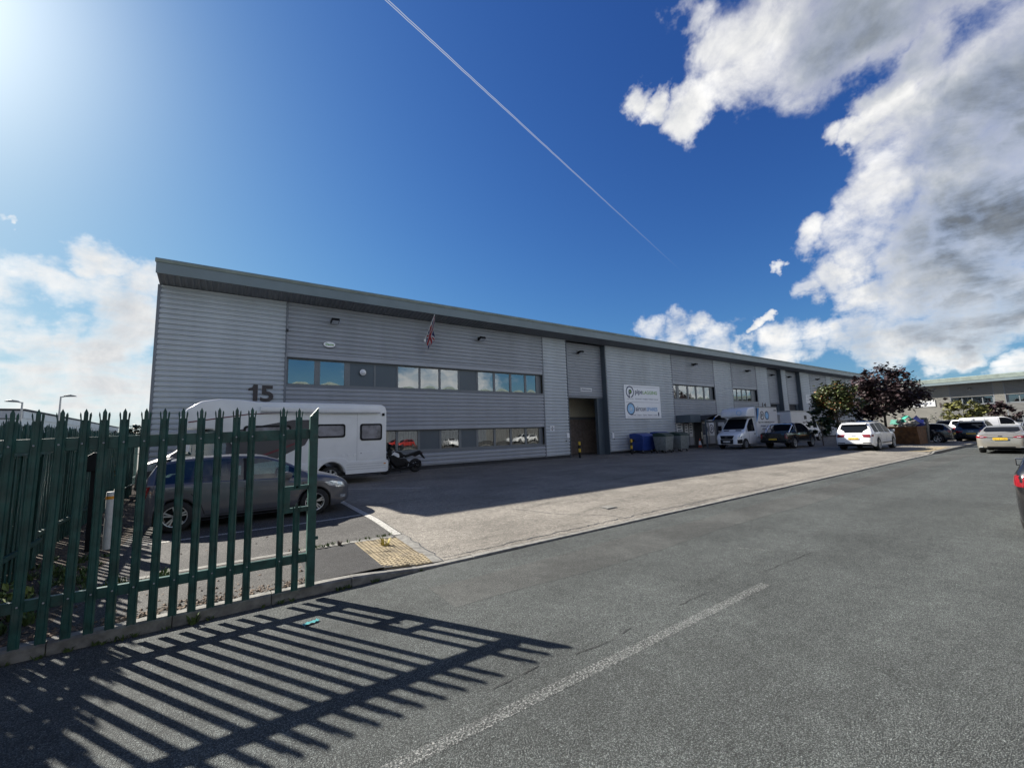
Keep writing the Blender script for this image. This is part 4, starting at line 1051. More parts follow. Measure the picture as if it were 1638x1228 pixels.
for s in (1, -1):
    patch(pk, bp, 'tail_light', 'red', [(s*.72,1.03),(s*.90,1.03)], [(s*.74,.72),(s*.90,.72)], 'rear', off=.012)
    patch(pk, bp, 'side_step', 'galv', [(-.8,.46),(.9,.46)], [(-.8,.41),(.9,.41)], 'left' if s > 0 else 'right', off=.12)
    for x in (-.85, .2): patch(pk, bp, 'door_handle', 'chrome', [(x,1.02),(x+.2,1.02)], [(x,.975),(x+.2,.975)], 'left' if s > 0 else 'right', off=.03)
MB().box(-2.78, -2.66, -.86, .86, .48, .62).build('rear_bumper', 'black', pk, bevel=.03)
MB().box(-2.6, -1.1, -.8, .8, 1.1, 1.145).build('tonneau_cover', 'black', pk, bevel=.015)
seam(pk, bp, [(-.74,1.05),(-.74,.66)], 'rear'); seam(pk, bp, [(.74,1.05),(.74,.66)], 'rear')
plate(pk, -2.79, 0, .68, 'YD18 WAE', False, 'yplate')

# ---- white box van facing west
bx = thing('box_van', 'white high roof box van with round black and blue logos facing the bins', 'van', (33.7, 16.35, .2), RAD(180))
VW = paint_car('van_white', (.74, .75, .76), rough=.35, coat=.4)
SV = dict(top=[(-.3,2.3),(.55,2.32),(1.0,2.25),(1.4,1.95),(1.95,1.42),(2.12,1.32),(2.6,1.18),(2.85,1.02),(2.95,.8),(2.98,.55)], belt=[(-.3,1.28),(1.2,1.26),(2.0,1.22),(2.6,1.05),(2.85,.9),(2.98,.5)],
          wid=[(-.3,.98),(1.6,.98),(2.2,.95),(2.6,.89),(2.85,.80),(2.98,.62)], sill=.36, wheels=[(2.05,.42)], wz=.35, tum=.12, gt=[(1.08,1.92,'windscreen')], gs=[(.55,1.62,0)], ghx=(-1,2.05), n=46)
bvv, _ = loft(bx, SV, VW, 'cab')
axle(bx, 2.05, 1.70, .35, .22, spokes=6, rim='galv'); axle(bx, -1.75, 1.66, .35, .24, spokes=6, rim='galv')
MB().box(-3.15, .42, -1.05, 1.05, .82, 3.12).build('box_body', VW, bx, bevel=.025)
MB().prism([(.42,2.36),(.42,3.10),(1.35,3.0),(1.62,2.82),(1.72,2.5),(1.70,2.36)], 'y', -.99, .99).build('luton_head', VW, bx, bevel=.09, seg=3, smooth=40)
MB().box(-3.2, .42, -.95, .95, .5, .82).build('chassis', 'black', bx)
for s in (1, -1): MB().box(-3.1, -.3, s*1.0, s*1.04, .5, .72).build('side_guard', 'galv', bx, bevel=.01)
MB().box(-3.165, -3.15, -.98, .98, .86, 3.05).build('roller_door', 'galv', bx)
for y in (-1.055, 1.055): MB().box(-3.16, .43, y-.012, y+.012, 3.06, 3.13).build('roof_edge', 'galv', bx)
patch(bx, bvv, 'grille', 'black', [(-.52,1.0),(.52,1.0)], [(-.42,.74),(.42,.74)], 'front', off=.012)
patch(bx, bvv, 'bumper', 'black', [(-.88,.72),(.88,.72)], [(-.85,.40),(.85,.40)], 'front', off=.03, rows=3)
for s in (1, -1):
    patch(bx, bvv, 'headlight', 'clear', [(2.35,1.14),(2.72,1.06)], [(2.58,.84),(2.84,.80)], 'left' if s > 0 else 'right', off=.01)
    patch(bx, bvv, 'bumper_side', 'black', [(2.5,.72),(2.9,.70)], [(2.5,.42),(2.9,.42)], 'left' if s > 0 else 'right', off=.015)
    seam(bx, bvv, [(1.55,1.24),(1.62,.5)], 'left' if s > 0 else 'right'); seam(bx, bvv, [(.48,2.2),(.48,.5)], 'left' if s > 0 else 'right')
    patch(bx, bvv, 'door_handle', 'black', [(.6,1.12),(.8,1.12)], [(.6,1.06),(.8,1.06)], 'left' if s > 0 else 'right', off=.02)
    m = MB(); m.box(1.55, 1.72, s*1.05, s*1.27, 1.35, 1.75); m.box(1.6, 1.66, s*.92, s*1.08, 1.38, 1.43); m.build('wing_mirror', 'black', bx, bevel=.04)
for y in (-.45, .45): patch(bx, bvv, 'bonnet_vent', 'black', [(1.98,y-.22),(1.98,y+.22)], [(2.1,y-.2),(2.1,y+.2)], 'up', off=.006)
plate(bx, 3.01, 0, .56, 'SM64 ZTX', True, 'wplate')
bd = MB(); bd.lathe([(.095,0),(.095,.012),(.08,.012),(.08,0)], (3.0, 0, .88), 'x', 18)
for k in range(3):
    a = math.pi/2+k*2*math.pi/3; bd.tube([(3.008, 0, .88), (3.008, .085*math.cos(a), .88+.085*math.sin(a))], [.012, .004], 5)
bd.build('star_badge', 'chrome', bx)
def ring(parent, c, r0, r1, nrm, mat, name, squash=1.0, gap=None, th=.006, n=36):
    """flat ring in the plane facing nrm ('y-','y+','x-','x+')"""
    m = MB(); ax = nrm[0]; sg = -1 if nrm[1] == '-' else 1
    vs = []; fs = []
    a0, a1 = (gap if gap else (0, 2*math.pi))
    k = n
    for i in range(k+1):
        t = a0+(a1-a0)*i/k
        for r in (r0, r1):
            for d in (0, sg*th):
                u, v = r*math.cos(t)*squash, r*math.sin(t)
                vs.append((c[0]+u, c[1]+d, c[2]+v) if ax == 'y' else (c[0]+d, c[1]+u, c[2]+v))
    for i in range(k):
        b = i*4; fs += [(b+1, b+3, b+7, b+5), (b, b+1, b+5, b+4), (b+2, b+6, b+7, b+3)]
    return m.add(vs, fs).build(name, mat, parent)
for s in (1, -1):
    y = s*1.056; n_ = 'y+' if s > 0 else 'y-'; xd = (-s, 0, 0)
    lx = [-.55, -1.35] if s > 0 else [-2.3, -1.5]
    px, ax_ = (lx[0], lx[1]) if s > 0 else (lx[0], lx[1])
    a = ring(bx, (px, y, 2.45), .27, .33, n_, 'ink', 'pipe_logo'); ring(a, (px, y, 2.50), .05, .11, n_, 'ink', 'letter_p')
    MB().box(px-.11 if s < 0 else px+.06, px-.06 if s < 0 else px+.11, y, y+s*.006, 2.26, 2.52).build('letter_stem', 'ink', a)
    b = ring(bx, (ax_, y, 2.45), .27, .34, n_, 'navy', 'aircon_logo'); ring(b, (ax_, y, 2.45), .001, .27, n_, 'lblue', 'logo_disc')
    text('Pipe & Air Conditioning Spares Ltd', .17, 'ink', bx, 'sign_lettering', ((.12, y, 1.88) if s > 0 else (-2.9, y, 1.88)), xd, (0, 0, 1), ext=.003, width=2.6)
    text('pipelagging   airconspares', .14, 'navy', bx, 'sign_lettering', ((-.2, y, 1.62) if s > 0 else (-2.6, y, 1.62)), xd, (0, 0, 1), ext=.003, width=2.0)
    text('sales and trade counter', .11, 'navy', bx, 'sign_lettering', ((-.4, y, 1.38) if s > 0 else (-2.4, y, 1.38)), xd, (0, 0, 1), ext=.003, width=1.4)
    text('HVB', .22, 'ink', bx, 'sign_lettering', ((-2.55, y, 2.78) if s > 0 else (-.1, y, 2.78)), xd, (0, 0, 1), ext=.003, width=.42)
    MB().prism([(.40,3.02),(-.15,3.02),(.0,2.5),(.38,1.9)], 'y', y, y+s*.005).build('blue_swoosh', 'pblue', bx)
    MB().prism([(.41,3.03),(.12,3.03),(.2,2.6),(.39,2.1)], 'y', y+s*.0055, y+s*.008).build('dark_swoosh', 'navy', bx)
ring(bx, (1.725, .45, 2.68), .16, .19, 'x+', 'lblue', 'front_logo', th=.02)

# ---- white box truck and steel container beyond the pickup
tk = thing('box_truck', 'white box truck half hidden behind the black pickup and the small trees', 'truck', (46.6, 17.9, .2), 0)
MB().box(-3.4, 1.4, -1.1, 1.1, 1.0, 2.95).build('box_body', VW, tk, bevel=.03)
MB().box(-3.42, 1.42, -1.12, 1.12, 2.86, 2.98).build('top_rail', 'galv', tk, bevel=.01)
SK = dict(top=[(1.2,2.3),(2.0,2.34),(2.6,2.2),(3.1,1.5),(3.35,1.3),(3.8,1.1),(4.0,.8),(4.05,.55)], belt=[(1.2,1.3),(3.1,1.25),(3.7,1.0),(4.05,.5)], wid=[(1.2,1.0),(3.0,1.0),(3.6,.92),(3.95,.78),(4.05,.6)], sill=.4, wheels=[(3.2,.42)], wz=.35, tum=.12, gt=[(2.4,3.08,'windscreen')], gs=[(1.9,2.85,0)], ghx=(1,3.2), n=36)
bt, _ = loft(tk, SK, VW, 'cab'); axle(tk, 3.2, 1.7, .36, .22, spokes=6, rim='galv'); axle(tk, -1.9, 1.7, .36, .24, spokes=6, rim='galv')
MB().box(-3.4, 1.4, -.9, .9, .55, 1.0).build('chassis', 'black', tk)
text('HIRE & SALES', .24, 'ink', tk, 'sign_lettering', (-.9, -1.103, 1.75), (1, 0, 0), (0, 0, 1), width=1.5); MB().box(-.5, .1, -1.102, -1.108, 2.15, 2.5).build('logo_panel', 'ink', tk)
cn = thing('steel_container', 'grey corrugated steel container standing behind the white box van', 'container', (42.6, 18.9, .2), 0)
m = MB(); x = -1.2
while x < 1.15: m.prism([(x, -1.15), (x+.06, -1.19), (x+.13, -1.19), (x+.19, -1.15), (x+.19, -1.12), (x, -1.12)], 'z', .1, 2.5); x += .2
m.build('corrugated_side', 'galv', cn)
m = MB()
for z in (0, 2.5):
    m.box(-1.25, 1.2, -1.2, -1.1, z, z+.12); m.box(-1.25, 1.2, 1.0, 1.1, z, z+.12); m.box(-1.25, -1.15, -1.1, 1.0, z, z+.12); m.box(1.1, 1.2, -1.1, 1.0, z, z+.12)
for x in (-1.25, 1.1):
    for y in (-1.2, 1.0): m.box(x, x+.1, y, y+.1, .12, 2.5)
m.build('container_frame', 'galv', cn); MB().box(-1.15, 1.1, -1.1, 1.0, .1, 2.55).build('container_body', 'frame', cn)

# ---- silver saloon on the road, tail to the camera
sal = thing('silver_saloon', 'silver beige saloon with full width tail and yellow plate standing on the road', 'car', (36.45, 3.42, 0), 0)
SB = paint_car('champagne_paint', (.27, .255, .22), metal=.5, rough=.28)
SS = dict(top=[(-2.43,.60),(-2.40,.88),(-2.34,1.02),(-2.26,1.055),(-1.95,1.10),(-1.72,1.15),(-1.3,1.33),(-.9,1.43),(-.3,1.475),(.2,1.46),(.7,1.30),(1.1,1.08),(1.25,1.02),(1.8,.94),(2.2,.82),(2.38,.66),(2.43,.48)],
          belt=[(-2.43,.56),(-2.38,.86),(-2.3,.99),(-1.8,.99),(0,.95),(1.2,.92),(1.8,.85),(2.2,.72),(2.43,.44)],
          wid=[(-2.43,.66),(-2.38,.80),(-2.25,.875),(-1.8,.915),(-1.0,.925),(1.0,.925),(1.7,.90),(2.1,.8),(2.35,.64),(2.43,.46)],
          sill=lambda x: .20 if abs(x) < 2.0 else .20+(abs(x)-2.0)*.3, wheels=[(-1.42,.37),(1.42,.37)], wz=.325, tum=.46, gt=[(-1.70,-1.02,'rear_window'),(.35,1.12,'windscreen')], gs=[(-1.5,-.65,0),(-.6,.0,1),(.05,.92,2)], ghx=(-1.85,1.2), n=66)
bs = simple_car(sal, SS, SB, .33, .235, 1.60, (-1.42, 1.42), seams=[[(.02,.3),(.02,.94)],[(-.62,.3),(-.62,.95)],[(.98,.3),(.98,.92)]])
mirrors(sal, .78, .9, 1.0, SB)
for s in (1, -1):
    patch(sal, bs, 'tail_light', 'red', [(s*.44,.90),(s*.66,.955),(s*.9,.94)], [(s*.46,.865),(s*.66,.84),(s*.9,.845)], 'rear', off=.018, rows=3)
    patch(sal, bs, 'tail_light', 'red', [(-2.36,.95),(-2.1,.93)], [(-2.38,.85),(-2.16,.86)], 'left' if s > 0 else 'right', off=.012)
    patch(sal, bs, 'reverse_light', 'clear', [(s*.58,.90),(s*.72,.905)], [(s*.58,.875),(s*.72,.875)], 'rear', off=.024)
    patch(sal, bs, 'reflector', 'clear', [(s*.66,.38),(s*.8,.38)], [(s*.66,.34),(s*.8,.34)], 'rear', off=.03)
seam(sal, bs, [(-.85,1.0),(.85,1.0)], 'rear', w=.02); patch(sal, bs, 'boot_recess', 'black', [(-.44,.88),(.44,.88)], [(-.42,.86),(.42,.86)], 'rear', off=.02)
seam(sal, bs, [(-.45,.86),(-.3,.72),(.3,.72),(.45,.86)], 'rear', w=.018); patch(sal, bs, 'bumper_trim', 'black', [(-.82,.40),(.82,.40)], [(-.76,.30),(.76,.30)], 'rear', off=.015)
patch(sal, bs, 'badge', 'ink', [(-.07,.96),(.07,.96)], [(-.07,.915),(.07,.915)], 'rear', off=.012)
plate(sal, -2.455, 0, .79, 'EA15 GBP', False, 'yplate')
seam(sal, bs, [(-.5,1.12),(-.1,1.17)], 'rear', w=.02, name='wiper', off=.02)

# ---- dark hatch by the right edge of the picture
eg = thing('dark_car', 'black car at the right edge showing its red tail light and mirror', 'car', (12.45, .14, 0), 0)
SE = dict(top=[(-2.1,.62),(-2.07,.95),(-2.0,1.08),(-1.8,1.28),(-1.6,1.44),(-1.2,1.50),(-.3,1.53),(.3,1.49),(.8,1.25),(1.1,1.05),(1.25,1.0),(1.7,.92),(2.0,.78),(2.1,.5)], belt=[(-2.1,.6),(-2.04,.92),(-1.9,.99),(0,.95),(1.2,.9),(1.7,.82),(2.0,.66),(2.1,.45)],
          wid=[(-2.1,.68),(-2.04,.79),(-1.9,.85),(-1.5,.885),(1.2,.89),(1.7,.84),(2.0,.68),(2.1,.45)], sill=.2, wheels=[(-1.3,.37),(1.3,.37)], wz=.32, tum=.38, gt=[(-1.98,-1.66,'rear_window'),(.38,1.12,'windscreen')], gs=[(-1.7,-.95,0),(-.9,-.1,1),(-.04,.92,2)], ghx=(-2,1.2), n=60)
be = simple_car(eg, SE, BP, .325, .22, 1.54, (-1.3, 1.3), seams=[[(-.07,.3),(-.07,.93)],[(-.95,.3),(-.95,.95)],[(1.0,.3),(1.0,.9)]])
mirrors(eg, .62, .84, 1.02, BP, w=.13)
for s in (1, -1):
    patch(eg, be, 'tail_light', 'red', [(s*.55,.99),(s*.9,.99)], [(s*.58,.84),(s*.9,.80)], 'rear', off=.012)
    patch(eg, be, 'tail_light', 'red', [(-2.05,.98),(-1.82,.97)], [(-2.06,.80),(-1.92,.82)], 'left' if s > 0 else 'right', off=.012)
plate(eg, -2.12, 0, .72, 'DL67 KWO', False, 'yplate')

# ---- the rest of the parked cars by the skip and the far unit
def car_at(proto, name, label, loc, rz, paint):
    c = copy_tree(proto); c.name = name; c.location = loc; c.rotation_euler = (0, 0, rz); c['label'] = label
    for ch in c.children:
        if ch.type == 'MESH' and ch.name.split('.')[0] in ('body', 'wing_mirror', 'door_handle', 'roof_spoiler'):
            ch.data = ch.data.copy()
            if ch.name.split('.')[0] == 'body': ch.data.materials[0] = paint
            elif len(ch.data.materials): ch.data.materials[0] = paint
    return c
NB = paint_car('midnight_paint', (.010, .012, .018), rough=.25); SG = paint_car('silver_paint', (.36, .37, .38), metal=.5, rough=.3); RD = paint_car('red_paint', (.42, .03, .02), rough=.3); GY = paint_car('grey_paint', (.12, .13, .14), metal=.3)
car_at(eg, 'black_hatchback', 'black hatchback with silver alloy wheels parked just beyond the rusty skip', (46.2, 9.0, .12), RAD(90), NB)
car_at(suv, 'dark_suv', 'dark SUV with yellow plate parked tail on beside the silver saloon', (51.3, 6.35, 0), 0, NB)
car_at(suv, 'white_suv', 'white SUV parked farther back between black hatchback and dark SUV', (59.5, 8.1, .12), RAD(4), WP)
car_at(eg, 'grey_hatchback', 'grey hatchback standing just beyond the roof of the silver saloon', (60, 3.9, 0), RAD(185), GY)
car_at(eg, 'dark_hatchback', 'dark hatchback parked against the far unit beyond the white panel van', (88, 5.6, .1), RAD(90), NB)
car_at(suv, 'black_suv', 'black SUV parked below the number ten wall of the far unit', (74, 11.6, .1), RAD(182), BP)
# long white panel van side on by the far unit
pv = thing('panel_van', 'white panel van parked side on in front of the far stone grey unit', 'van', (72.5, 7.6, .1), RAD(-62))
SW = dict(top=[(-2.6,.7),(-2.58,1.75),(-2.5,1.9),(-1,1.96),(.6,1.95),(1.05,1.78),(1.5,1.32),(1.7,1.2),(2.2,1.05),(2.45,.85),(2.52,.6)], belt=[(-2.6,.66),(-2.55,1.12),(1.4,1.08),(2.2,.92),(2.52,.55)], wid=[(-2.6,.85),(-2.5,.93),(1.6,.95),(2.2,.84),(2.45,.7),(2.52,.55)], sill=.28, wheels=[(-1.6,.38),(1.6,.38)], wz=.33, tum=.16, gt=[(.78,1.45,'windscreen')], gs=[(.2,1.3,0)], ghx=(-2.6,1.6), n=50)
bpv = simple_car(pv, SW, WP, .33, .22, 1.64, (-1.6, 1.6), seams=[[(.1,.4),(.1,1.8)],[(-1.0,.4),(-1.0,1.8)]])
for s in (1, -1):
    text('hire van centre', .2, 'navy', pv, 'sign_lettering', (-2.0*s if s < 0 else 0.0, s*.915, 1.35), (-s, 0, 0), (0, 0, 1), width=1.9) if False else None
    patch(pv, bpv, 'headlight', 'clear', [(1.95,1.0),(2.3,.92)], [(2.05,.8),(2.4,.75)], 'left' if s > 0 else 'right', off=.01)
mirrors(pv, 1.15, .92, 1.2, 'black')
# cars across the road, behind the photographer: they only show as reflections in the ground floor windows
car_at(eg, 'red_hatchback', 'red hatchback parked across the road and mirrored in the office windows', (17.9, -8.4, .09), RAD(160), RD)
car_at(suv, 'white_estate', 'white SUV parked across the road opposite the white box van', (36, -7.8, .09), RAD(180), WP)
car_at(sal, 'white_saloon', 'white saloon parked across the road opposite the blue bin', (24.5, -8.6, .09), RAD(100), WP)
# ================================================================ palisade gate and fences
def pale_mesh(h, splay=True, w=.074):
    """steel pale with a W section and a three pointed split head; front faces -y"""
    x = [-w*.5, -w*.34, -w*.17, w*.17, w*.34, w*.5]; y = [0.0, -.016, -.004, -.004, -.016, 0.0]
    zs = h-.115
    vs = []; fs = []
    lv = [0.0, zs-.03, zs]
    for z in lv:
        for i in range(6): vs.append((x[i], y[i], z))
    for r in range(2):
        for i in range(5): a = r*6+i; fs.append((a, a+1, a+7, a+6))
    m = MB()
    t = .004
    def solid(V, F):
        n = len(V); bk = [(a, b+t, c) for a, b, c in V]
        cnt = {}
        for f in F:
            for a, b in zip(f, f[1:]+f[:1]): cnt[(a, b)] = cnt.get((a, b), 0)+1
        rim = [(b, a, a+n, b+n) for (a, b) in cnt if (b, a) not in cnt]
        m.add(V+bk, [tuple(f) for f in F]+[tuple(q+n for q in f)[::-1] for f in F]+rim)
    solid(vs, fs)
    sp = .006
    solid([(x[0], y[0], zs), (x[1], y[1], zs), (x[1]-sp*.6, y[1]-.012, h-.055), (x[0]-sp, y[0]-.012, h-.065), (x[0]-sp*.9+.004, y[0]-.02, h-.035)], [[0, 1, 2, 3], [3, 2, 4]])
    solid([(x[5], y[5], zs), (x[5]+sp, y[5]-.012, h-.065), (x[4]+sp*.6, y[4]-.012, h-.055), (x[4], y[4], zs), (x[5]+sp*.9-.004, y[5]-.02, h-.035)], [[0, 1, 2, 3], [1, 4, 2]])
    solid([(x[2]-.004, y[2], zs), (x[3]+.004, y[3], zs), (x[3]+.003, y[3]-.004, h-.04), (x[2]-.003, y[2]-.004, h-.04), (0, y[2]-.006, h)], [[0, 1, 2, 3], [3, 2, 4]])
    return m

gate = thing('palisade_gate', 'dark green steel palisade gate leaf standing on the kerb with spiked three pointed pales', 'gate', (.95, 5.75, .12))
GX = .95
gz = lambda X: 2.258+.0215*(X+1.445)
first = None
xs_g = [-2.07, -1.915, -1.76, -1.60, -1.445, -1.283, -1.126, -.973, -.825, -.669, -.514, -.354, -.197, -.034, .129, .285, .607]
for X in xs_g:
    if first is None: first = pale_mesh(2.14).build('pale', 'green', gate); o = first
    else: o = first.copy(); col.objects.link(o); o.parent = gate
    o.location = (X-GX, 0, .012); o.scale = (1, 1, (gz(X)-.132)/2.14)
    o.rotation_euler = (random.uniform(-.007, .007), random.uniform(-.006, .006), random.uniform(-.06, .06))
o = pale_mesh(.98).build('pale', 'green', gate); o.location = (.772-GX, 0, 1.19); o['label'] = 'short upper pale above the lock opening'
m = MB(); m.add([(a, b, c) for a, b, c in []], []); 
o = pale_mesh(1.02).build('pale', 'green', gate); o.location = (.772-GX, 0, .0); o['label'] = 'short lower pale below the lock opening'
def gbox(name, X0, X1, z0, z1, y0=.012, y1=.062, zb=None, **k):
    sl = .0215*(X1-X0)
    m = MB(); a, b = X0-GX, X1-GX; q = zb if zb is not None else sl
    m.add([(a,y0,z0-.12),(b,y0,z0-.12+q),(b,y1,z0-.12+q),(a,y1,z0-.12),(a,y0,z1-.12),(b,y0,z1-.12+q),(b,y1,z1-.12+q),(a,y1,z1-.12)], [(3,2,1,0),(4,5,6,7),(0,1,5,4),(1,2,6,5),(2,3,7,6),(3,0,4,7)])
    return m.build(name, 'green', gate, bevel=.004, **k)
gbox('rail', -2.16, .90, 1.838, 1.962); gbox('rail', -2.16, .90, .435, .535, zb=-.015)
gbox('rail_end_plate', .79, .855, 1.86+.05, 2.03, y0=-.006, y1=.010)
m = MB(); m.prism([(.895-GX, .01), (.990-GX, .01), (.992-GX, 2.178), (.897-GX, 2.06)], 'y', -.02, .06); m.build('end_post', 'green', gate, bevel=.003)
gbox('lock_bar', .60, .90, 1.285, 1.335, y0=-.004); gbox('lock_bar', .60, .90, 1.02, 1.075, y0=-.004)
gbox('lock_plate', .64, .70, 1.075, 1.285, y0=-.002, y1=.006)
MB().box(.99-GX, 1.02-GX, -.01, .02, .55, .585).build('hinge_lug', 'green', gate)
for X in xs_g:
    for z in (1.90+.0215*(X+1.445)*1.0-.12, .485-.12):
        pass
bolts = MB()
for X in xs_g:
    for z in (1.90+.0215*(X+2.1)-.12, .488-.12): bolts.lathe([(.009, -.012), (.008, -.018), (.001, -.02)], (X-GX, -.0, z), 'y', 6)
bolts.build('bolts', 'galv', gate)
hp = thing('gate_post', 'square green steel gate post at the far end of the palisade gate', 'post', (-2.24, 5.79, .1))
MB().box(-.05, .05, -.05, .05, -.1, 2.3).build('shaft', 'greenold', hp, bevel=.006); MB().box(-.055, .055, -.055, .055, 2.3, 2.32).build('post_cap', 'greenold', hp)

def fence(name, label, p0, p1, h, pitch=.155, z0=.14, mat='greenold', front=1):
    a, b = Vector(p0), Vector(p1); L = (b-a).length; ang = math.atan2(b.y-a.y, b.x-a.x)
    f = thing(name, label, 'fence', (a.x, a.y, z0-.02), ang)
    n = int(L/pitch); fp = None
    for i in range(n):
        if fp is None: fp = pale_mesh(h-.06).build('pale', mat, f); o = fp
        else: o = fp.copy(); col.objects.link(o); o.parent = f
        o.location = ((i+.5)*pitch, -.03*front, .06+random.uniform(-.012, .012))
        o.rotation_euler = (random.uniform(-.01, .01), random.uniform(-.012, .012), random.uniform(-.04, .04)+(0 if front > 0 else math.pi))
    for z in (.42, h-.42):
        m = MB(); m.box(0, L, -.008, .04, z-.025, z+.03); m.box(0, L, .03, .045, z-.06, z+.03); m.build('rail', mat, f)
    k = max(1, round(L/2.75))
    for i in range(k+1):
        x = L*i/k; m = MB(); m.box(x-.045, x+.045, .045, .055, -.1, h-.12); m.box(x-.045, x+.045, .115, .125, -.1, h-.12); m.box(x-.005, x+.005, .055, .115, -.1, h-.12); m.build('fence_post', mat, f)
    return f
fence('palisade_fence', 'old dark green palisade fence running back along the car park to the unit corner', (-2.28, 6.1, 0), (-2.45, 19.4, 0), 2.16, front=-1)
fence('palisade_fence', 'second dark green palisade fence just beyond the one beside the car park', (-2.85, 6.1, 0), (-3.0, 24.5, 0), 2.2, front=-1, pitch=.135)
fence('palisade_gate', 'open gate leaf folded back against the car park fence', (-2.12, 6.15, 0), (-2.14, 9.2, 0), 2.12, front=-1)
fence('palisade_fence', 'green palisade fence crossing behind the soil strip far back at left', (-2.6, 14.2, 0), (-13.5, 11.6, 0), 2.25, pitch=.155)

# black keypad post and two white hazard posts behind the gate
kp = thing('keypad_post', 'black square post with a box head just behind the green gate', 'post', (-1.74, 9.87, zg(-1.74, 9.9)))
MB().box(-.05, .05, -.05, .05, -.05, 1.35).build('shaft', 'black', kp, bevel=.006)
m = MB(); m.prism([(-.14, 1.3), (.10, 1.3), (.10, 1.56), (-.02, 1.62), (-.16, 1.52)], 'y', -.10, .10); m.build('head_box', 'black', kp, bevel=.012)
MB().lathe([(.012, -.105), (.001, -.108)], (.03, 0, 1.46), 'y', 8).build('lock', 'galv', kp)
MT['postcream'] = M('post_cream', (.52, .52, .48), rough=.6, var=.12, scale=8, dirt=.3)
for i, (x, y, h, lb) in enumerate(((-1.53, 9.86, .93, 'white round post with orange band nearer to the black keypad post'), (-1.47, 10.05, .95, 'white round post with orange band nearer to the grey hatchback'))):
    wp = thing('hazard_post', lb, 'post', (x, y, zg(x, y)), 0, 'white posts behind the gate')
    MB().lathe([(.055, -.05), (.055, h), (.05, h+.012), (.001, h+.016)], (0, 0, 0), 'z', 16).build('shaft', 'postcream', wp, smooth=40)
    MB().lathe([(.0565, h-.11), (.0565, h-.06)], (0, 0, 0), 'z', 16).build('band', 'orange', wp, smooth=40)

# ================================================================ yard furniture
for i, (x, y, lb) in enumerate(((18.62, 19.35, 'black and yellow bollard standing left of the open loading door'), (23.2, 19.0, 'black and yellow bollard standing beside the blue bin'))):
    b = thing('bollard', lb, 'bollard', (x, y, .2), 0, 'striped bollards by the loading door')
    MB().lathe([(.075, -.05), (.075, 1.0), (.06, 1.03), (.001, 1.045)], (0, 0, 0), 'z', 18).build('shaft', 'black', b, smooth=40)
    for z in (.36, .80): MB().lathe([(.0765, z), (.0765, z+.22)], (0, 0, 0), 'z', 18).build('stripe', 'yellow', b, smooth=40)
    if i: MB().lathe([(.001, -.06), (.10, -.05), (.10, .05), (.001, .06)], (.18, 0, .92), 'x', 14).build('reel', 'black', b, smooth=40)
MT['bin_blue'] = M('bin_blue', (.018, .05, .24), rough=.45, var=.15); MT['bin_grey'] = M('bin_grey', (.20, .225, .225), rough=.5, metal=.3, var=.2, scale=8); MT['bin_lid'] = M('bin_lid_green', (.02, .045, .035), rough=.45)
def bin_(label, x, y, rz, bm, lm, w=1.25, d=1.0, h=1.1):
    b = thing('wheeled_bin', label, 'bin', (x, y, .2), rz, 'large wheeled bins against the wall')
    m = MB(); a, c = w/2, d/2
    m.add([(-a*.84,-c*.82,.2),(a*.84,-c*.82,.2),(a*.84,c*.82,.2),(-a*.84,c*.82,.2),(-a,-c,h),(a,-c,h),(a,c,h),(-a,c,h)], [(3,2,1,0),(0,1,5,4),(1,2,6,5),(2,3,7,6),(3,0,4,7),(4,5,6,7)])
    m.build('body', bm, b, bevel=.03, smooth=40)
    m = MB(); m.prism([(-c*1.04,h-.02),(-c*1.04,h+.05),(-c*.6,h+.16),(c*.2,h+.26),(c*1.0,h+.22),(c*1.02,h-.02)], 'x', -a*1.03, a*1.03); m.build('lid', lm, b, bevel=.03, smooth=40)
    m = MB(); m.box(-a*.9, a*.9, -c-.03, -c*.98, h-.14, h-.08); m.box(-a-.05, -a*.96, -.1, .1, h-.3, h-.2); m.box(a*.96, a+.05, -.1, .1, h-.3, h-.2); m.build('rim_bar', bm, b)
    for sx in (-1, 1):
        for sy in (-1, 1):
            cs = MB().lathe([(.001,-.03),(.085,-.028),(.09,0),(.085,.028),(.001,.03)], (sx*a*.7, sy*c*.66, .09), 'y', 12).build('castor', 'rubber', b, smooth=40)
            MB().box(sx*a*.7-.03, sx*a*.7+.03, sy*c*.66-.04, sy*c*.66+.04, .1, .22).build('castor_fork', 'galv', cs)
    for k in range(3): MB().box(-a*.5, a*.5, -c*(.99-.05*k)-.0, -c*(.93-.05*k)-.02, .85-.18*k, .88-.18*k).build('rib', bm, b)
    return b
bin_('big blue lidded bin on castors nearest to the striped bollard', 24.6, 19.15, 0, 'bin_blue', 'bin_blue', 1.35, 1.15, 1.15)
bin_('grey metal bin with dark green lid between blue bin and another grey bin', 25.3, 17.9, RAD(8), 'bin_grey', 'bin_lid', 1.2, .95, 1.15)
bin_('blue bin tucked behind the two grey metal bins', 27.0, 19.3, 0, 'bin_blue', 'bin_blue', 1.3, 1.0, 1.2)
bin_('grey metal bin with green lid nearest to the white shopfront posters', 27.3, 18.0, RAD(4), 'bin_grey', 'bin_lid', 1.2, .95, 1.15)
cone = thing('traffic_cone', 'faded orange and white cone beside the dark entrance door', 'traffic cone', (32.6, 19.6, .2))
MB().box(-.2, .2, -.2, .2, 0, .04).build('base', 'black', cone, bevel=.01)
MT['cone'] = M('cone_orange', (.45, .08, .04), rough=.5)
MB().lathe([(.15, .04), (.035, .75), (.02, .76)], (0, 0, 0), 'z', 16).build('body', 'cone', cone, smooth=40); MB().lathe([(.121, .24), (.069, .56)], (0, 0, 0), 'z', 16).build('sleeve', 'signwhite', cone, smooth=40)

